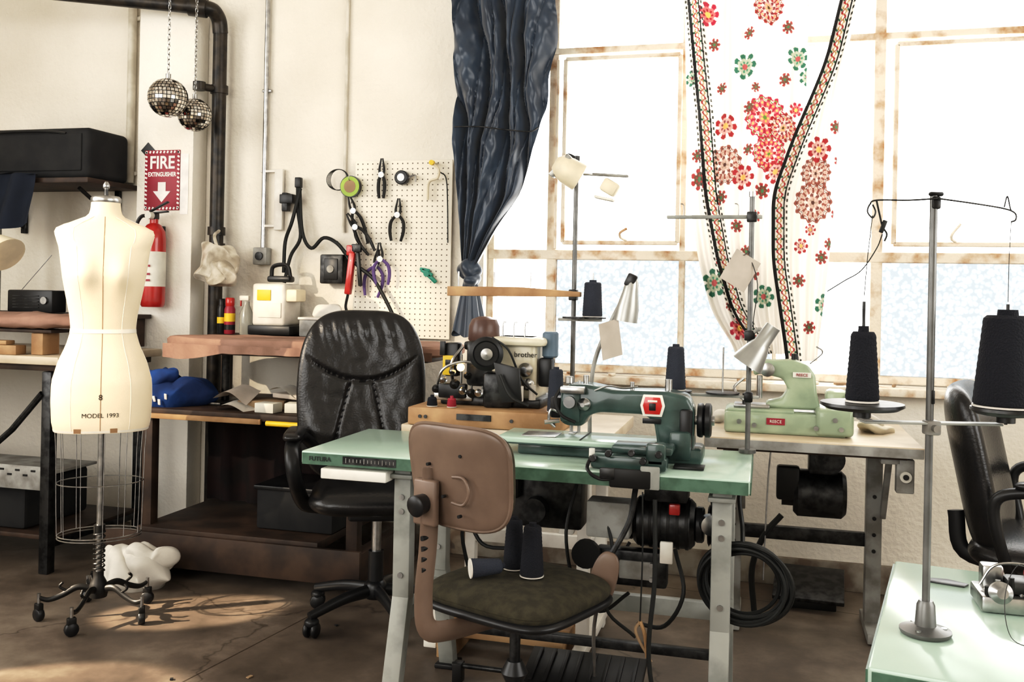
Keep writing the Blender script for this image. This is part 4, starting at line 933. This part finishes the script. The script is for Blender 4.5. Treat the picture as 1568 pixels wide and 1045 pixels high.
b.tube([(1.2,-.66,.44),(1.14,-.66,.36),(1.10,-.6,.22),(1.11,-.55,.05)],.011,CABLE); b.tube([(1.16,-.7,.70),(1.15,-.68,.55),(1.14,-.66,.2)],.003,STEEL); b.done()
b = B('foot_pedal'); b.box((1.32,-.22,.075),(.27,.26,.018),DSTEEL,.004,rot=(14,0,-4)); b.box((1.32,-.16,.04),(.2,.05,.08),IRON,.004); b.box((1.32,-.30,.02),(.2,.03,.038),IRON,.004); b.done()
b = B('buttonhole_machine',(1.20,-.79,.76))
b.box((0,0,.036),(.40,.20,.072),PGREEN,.012,3); b.box((.16,-.02,.05),(.12,.18,.09),PGREEN,.014,3); b.box((-.08,0,.076),(.22,.17,.012),PGREEN,.004); b.box((-.11,-.02,.088),(.12,.10,.012),STEEL,.003)
b.prism([(-.07,.08),(-.075,.10),(-.02,.115),(0,.15),(-.02,.185),(-.09,.20),(-.115,.19),(-.12,.225),(-.09,.245),(.02,.25),(.065,.235),(.09,.20),(.095,.14),(.11,.08)],.09,PGREEN,T(.01,.02,0)@FRONT,.016,3)
b.cyl((-.085,.02,.19),(-.085,.02,.11),.01,STEEL); b.cyl((-.085,.02,.25),(-.085,.02,.275),.012,STEEL); b.lathe([(.02,0),(.024,.004),(.024,.02),(.01,.024)],STEEL,at=(-.06,-.03,.215),axis=(0,-1,0)); b.cyl((.03,.02,.25),(.03,.02,.27),.01,BLACK)
b.box((.055,-.028,.20),(.06,.004,.018),LABEL,.001); b.text('REECE',.014,DRED,T(.055,-.032,.20)@FRONT); b.box((-.03,-.102,.045),(.06,.003,.022),DRED,0); b.text('REECE',.014,LABEL,T(-.03,-.105,.045)@FRONT)
b.lathe([(.03,0),(.055,.0),(.055,.02),(.03,.02)],PGREEN,at=(.20,0,.10),axis=(1,0,0)); b.box((.17,.02,.12),(.07,.10,.06),PGREEN,.015)
b.box((-.18,.0,.055),(.04,.16,.05),PGREEN,.01)
for x,z in ((-.15,.04),(-.1,.03),(.1,.03),(.16,.06),(.18,.03)): b.cyl((x,-.10,z),(x,-.115,z),.008,STEEL)
b.tube([(-.12,-.03,.1),(-.15,-.06,.12),(-.17,-.05,.15),(-.14,-.02,.18)],.005,STEEL); b.cyl((-.13,-.04,.09),(-.13,-.04,.13),.012,DSTEEL); b.tube([(.08,-.02,.24),(.12,-.03,.28),(.10,-.03,.30)],.003,STEEL)
b.done()
b = B('fabric_scraps',(1.51,-.68,.775)); b.blob((0,0,0),(.10,.12,.035),LSHADE,.03,14,3); b.blob((-.01,.05,.01),(.10,.1,.05),WHITECL,.03,12,1); b.done(60)
b = B('fabric_scraps',(.975,-.62,.78)); b.blob((0,0,0.005),(.05,.12,.05),WHITECL,.015,14,9); b.done(60)

b = B('coiled_cable',(1.10,-1.60,.47))
b.L=R(-8,'Z')
for i in range(11):
    rr=.105+random.uniform(-.016,.012); dz=random.uniform(-.012,.012); dx=random.uniform(-.012,.008); y=-.02+.008*(i-4)*.6-.03
    b.tube([(dx+rr*cos(a)*(1.0),y+.006*sin(a*2+i),dz-.0+rr*.9*sin(a)) for a in [k*pi/8 for k in range(16)]],.0052,CABLE,7,3,closed=True)
b.tube([(-.01,-.05,.10),(-.02,.0,.14),(-.03,.01,.2),(-.03,.02,.24)],.006,CABLE)
b.L=Matrix.Identity(4); b.done()
b = B('floor_cable'); 
b.tube([(1.16,-1.35,.007),(1.22,-1.5,.007),(1.20,-1.68,.007),(1.10,-1.86,.007),(.9,-1.98,.007),(.7,-2.12,.007),(.4,-2.2,.007)],.007,CABLE)
b.tube([(1.15,-1.3,.007),(1.27,-1.42,.007),(1.24,-1.62,.007),(1.1,-1.66,.007)],.006,CABLE)
b.tube([(.865,-1.775,.70),(.87,-1.79,.5),(.86,-1.80,.3),(.90,-1.80,.1),(.93,-1.82,.012)],.006,CABLE); b.done()
b = B('hanging_thread_snips',(.835,-1.79,.36)); b.tube([(0,.0,.36),(0.003,0,.2),(0,0,.03)],.002,CABLE); b.tube([(0,0,.03),(.012,0,0),(.02,0,-.06)],.005,WOOD); b.tube([(0,0,.03),(-.01,0,0),(.03,0,-.07)],.004,CARD); b.done()

# ------------------------------------------------------------------ near right table + stand
MT=T(1.358,-2.412,0)@R(-10.5,'Z')
b = B('sewing_table',M=MT)
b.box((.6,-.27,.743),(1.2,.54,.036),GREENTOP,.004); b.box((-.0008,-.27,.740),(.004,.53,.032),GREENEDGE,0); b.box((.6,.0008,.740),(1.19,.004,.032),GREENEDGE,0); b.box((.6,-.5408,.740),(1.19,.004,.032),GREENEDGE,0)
for x in (.14,1.06):
    b.box((x,-.27,.38),(.05,.06,.69),GREYGREEN,.004); b.box((x,-.27,.02),(.06,.5,.035),GREYGREEN,.004); b.box((x,-.27,.715),(.06,.45,.016),GREYGREEN,.003)
b.box((.6,-.27,.3),(.9,.03,.05),GREYGREEN,.003)
b.prism([(-.03,-.012),(.025,-.018),(.032,.0),(.0,.014),(-.025,.008)],.003,DSTEEL,T(.085,-.10,.7625),.001)
b.done()
PX,PY=1.349,-2.795
b = B('thread_stand',(PX,PY,.762))
b.lathe([(.032,0),(.034,.003),(.034,.006),(.014,.012),(.012,.04),(.009,.046)],POLE); b.cyl((0,0,0),(0,0,.605),.0052,POLE)
for k in range(3): b.cyl((.024*cos(k*2.1),.024*sin(k*2.1),.006),(.024*cos(k*2.1),.024*sin(k*2.1),.010),.004,STEEL,seg=8)
c15,s15=cos(radians(15)),sin(radians(15))
DZ=-.018
b.L=R(15,'Z')@T(.002,0,DZ)
b.box((0,0,.309),(.19,.022,.003),GREYGREEN,.001); b.box((0,-.002,.303),(.02,.02,.02),GREYP,.003); b.cyl((0,-.012,.303),(0,-.02,.303),.005,STEEL); b.box((0,0,.345),(.006,.012,.02),DSTEEL,.002)
for x,r in ((-.088,.056),(.098,.045)):
    b.lathe([(r,.333),(r*1.01,.329),(r*.85,.324),(.012,.320),(.012,.3125),(.0,.3125)],DSTEEL,at=(x,.02 if x<0 else -.01,0)); b.cyl((x,.02 if x<0 else -.01,.31),(x,.02 if x<0 else -.01,.475),.0022,DSTEEL)
b.box((-.088,.01,.311),(.012,.03,.004),GREYP,.001)
b.L=R(15,'Z')@T(.002,0,-.010)
b.box((0,0,.605),(.012,.014,.018),DSTEEL,.003); b.box((0,-.002,.617),(.020,.008,.006),DSTEEL,.003)
b.tube([(-.002,-.01,.61),(-.04,-.01,.607),(-.085,-.01,.606),(-.094,-.01,.60),(-.097,-.01,.59),(-.09,-.01,.582),(-.086,-.01,.59),(-.09,-.01,.60)],.0012,DSTEEL,6)
b.tube([(.0,-.01,.61),(.05,-.01,.604),(.09,-.01,.598),(.105,-.01,.592),(.106,-.01,.583),(.10,-.01,.58)],.0012,DSTEEL,6); b.tube([(.09,-.01,.60),(.094,-.01,.615),(.098,-.01,.600),(.1,-.01,.595)],.001,DSTEEL,6)
b.tube([(-.085,-.01,.606),(-.08,-.01,.585),(-.076,-.01,.57),(-.07,-.01,.56),(-.073,-.01,.55)],.0014,CABLE,6); b.box((-.076,-.012,.57),(.006,.004,.018),CABLE,.001,rot=(0,20,0))
b.tube([(-.076,-.01,.56),(-.08,.0,.54),(-.10,.0,.51),(-.12,.01,.495),(-.14,.02,.48)],.0008,CABLE,5); b.tube([(-.09,-.01,.585),(-.088,.01,.53),(-.088,.02,.475)],.0006,CABLE,4)
b.tube([(.1,-.01,.58),(.098,-.01,.52),(.098,-.01,.47)],.0005,CABLE,4)
b.L=Matrix.Identity(4); b.done()
def stand_pt(x,y): return (PX+x*c15-y*s15, PY+x*s15+y*c15)
x_,y_=stand_pt(-.086,.02); cone(x_,y_,.762+.3345+DZ,.098,.0225,.0165,THREADB)
x_,y_=stand_pt(.100,-.01); cone(x_,y_,.762+.3345+DZ,.125,.042,.030,THREADB)
b = B('overlock_head',(1.50,-2.63,.762))
b.box((0,0,.012),(.11,.085,.024),STEEL,.004); b.box((.01,.0,.034),(.05,.05,.02),DSTEEL,.006); b.lathe([(.014,0),(.016,.003),(.006,.008),(.016,.013),(.008,.022)],STEEL,at=(-.03,-.035,.03),axis=(0,-1,.2))
for i in range(6): b.cyl((-.045+i*.016,-.03+.01*(i%2),.024),(-.045+i*.016,-.03+.01*(i%2),.036+.008*(i%3)),.004,STEEL if i%2 else IRON,seg=10)
b.box((-.03,.02,.04),(.03,.03,.035),STEEL,.004); b.cyl((.03,-.03,.045),(.03,.03,.045),.013,DRED); b.tube([(-.05,.0,.03),(-.03,0,.06),(.01,0,.065),(.04,0,.05)],.002,STEEL); b.done()
b = B('thread_strand'); b.tube([(1.60,-2.75,.765),(1.54,-2.68,.80),(1.50,-2.66,.835),(1.47,-2.70,.80),(1.46,-2.78,.764),(1.49,-2.82,.7635)],.0006,INK,4,8); b.done()

b = B('floor_scraps')
for i in range(12):
    x=random.uniform(-2,1.4); y=random.uniform(-2.4,-.9); b.box((x,y,.003),(random.uniform(.01,.025),random.uniform(.006,.012),.003),random.choice([CARD,BLACKM,CARD,PAPER]),0,rot=(0,0,random.uniform(0,180)))
b.done()

# ------------------------------------------------------------------ light
w = bpy.data.worlds.new('World'); bpy.context.scene.world = w; w.use_nodes = True
bg = w.node_tree.nodes['Background']; bg.inputs[0].default_value = (1.0,.985,.96,1); bg.inputs[1].default_value = 6.2
def portal(loc, rot, sx, sy):
    l=bpy.data.lights.new('sky_portal','AREA'); l.shape='RECTANGLE'; l.size=sx; l.size_y=sy
    try: l.cycles.is_portal=True
    except Exception: pass
    o=bpy.data.objects.new('sky_portal',l); o.location=loc; o.rotation_euler=[radians(a) for a in rot]; bpy.context.scene.collection.objects.link(o)
portal(((WX0+WX1)/2,.24,(WZ0+WZ1)/2),(-90,0,0),WX1-WX0,WZ1-WZ0)
portal((XL-.24,-3.8,2.3),(0,-90,0),2.4,3.6)
portal((XR+.24,-3.5,2.1),(0,90,0),2.2,3.4)
portal((-1.2,YF-.24,2.25),(90,0,0),3.2,2.3)
def spot(loc, tgt, size, e, blend=.35, col=(1,.84,.64), rad=.02):
    l=bpy.data.lights.new('sun_fill_spot','SPOT'); l.energy=e; l.spot_size=radians(size); l.spot_blend=blend; l.color=col; l.shadow_soft_size=rad
    o=bpy.data.objects.new('sun_fill_spot',l); o.location=loc; d=Vector(tgt)-Vector(loc); o.rotation_euler=d.to_track_quat('-Z','Y').to_euler(); bpy.context.scene.collection.objects.link(o)
spot((-3.2,-2.6,1.7),(-.95,-1.10,0),7,2200)
spot((-3.2,-3.0,1.8),(-.95,-1.85,0),9,1700)
spot((-2.6,-4.6,2.6),(-1.25,-1.25,1.2),17,600,.6)  # added fill spot that brightens the dress form

# ------------------------------------------------------------------ camera
cam=bpy.data.cameras.new('camera'); cam.sensor_width=36; cam.lens=33.15; cam.shift_y=-.0463; cam.clip_start=.05
co=bpy.data.objects.new('camera',cam); bpy.context.scene.collection.objects.link(co)
co.matrix_world=T(1.126,-4.202,1.22)@R(15,'Z')@R(90,'X')@Matrix.Rotation(.02,4,'Z')
bpy.context.scene.camera=co
vs=bpy.context.scene.view_settings; vs.view_transform='Standard'; vs.exposure=0.0
try:
    vs.use_curve_mapping=True; cm=vs.curve_mapping; c=cm.curves[3]
    c.points.new(.05,.030); c.points.new(.20,.175); c.points.new(.55,.60); cm.update()
except Exception as ex: print('curve',ex)
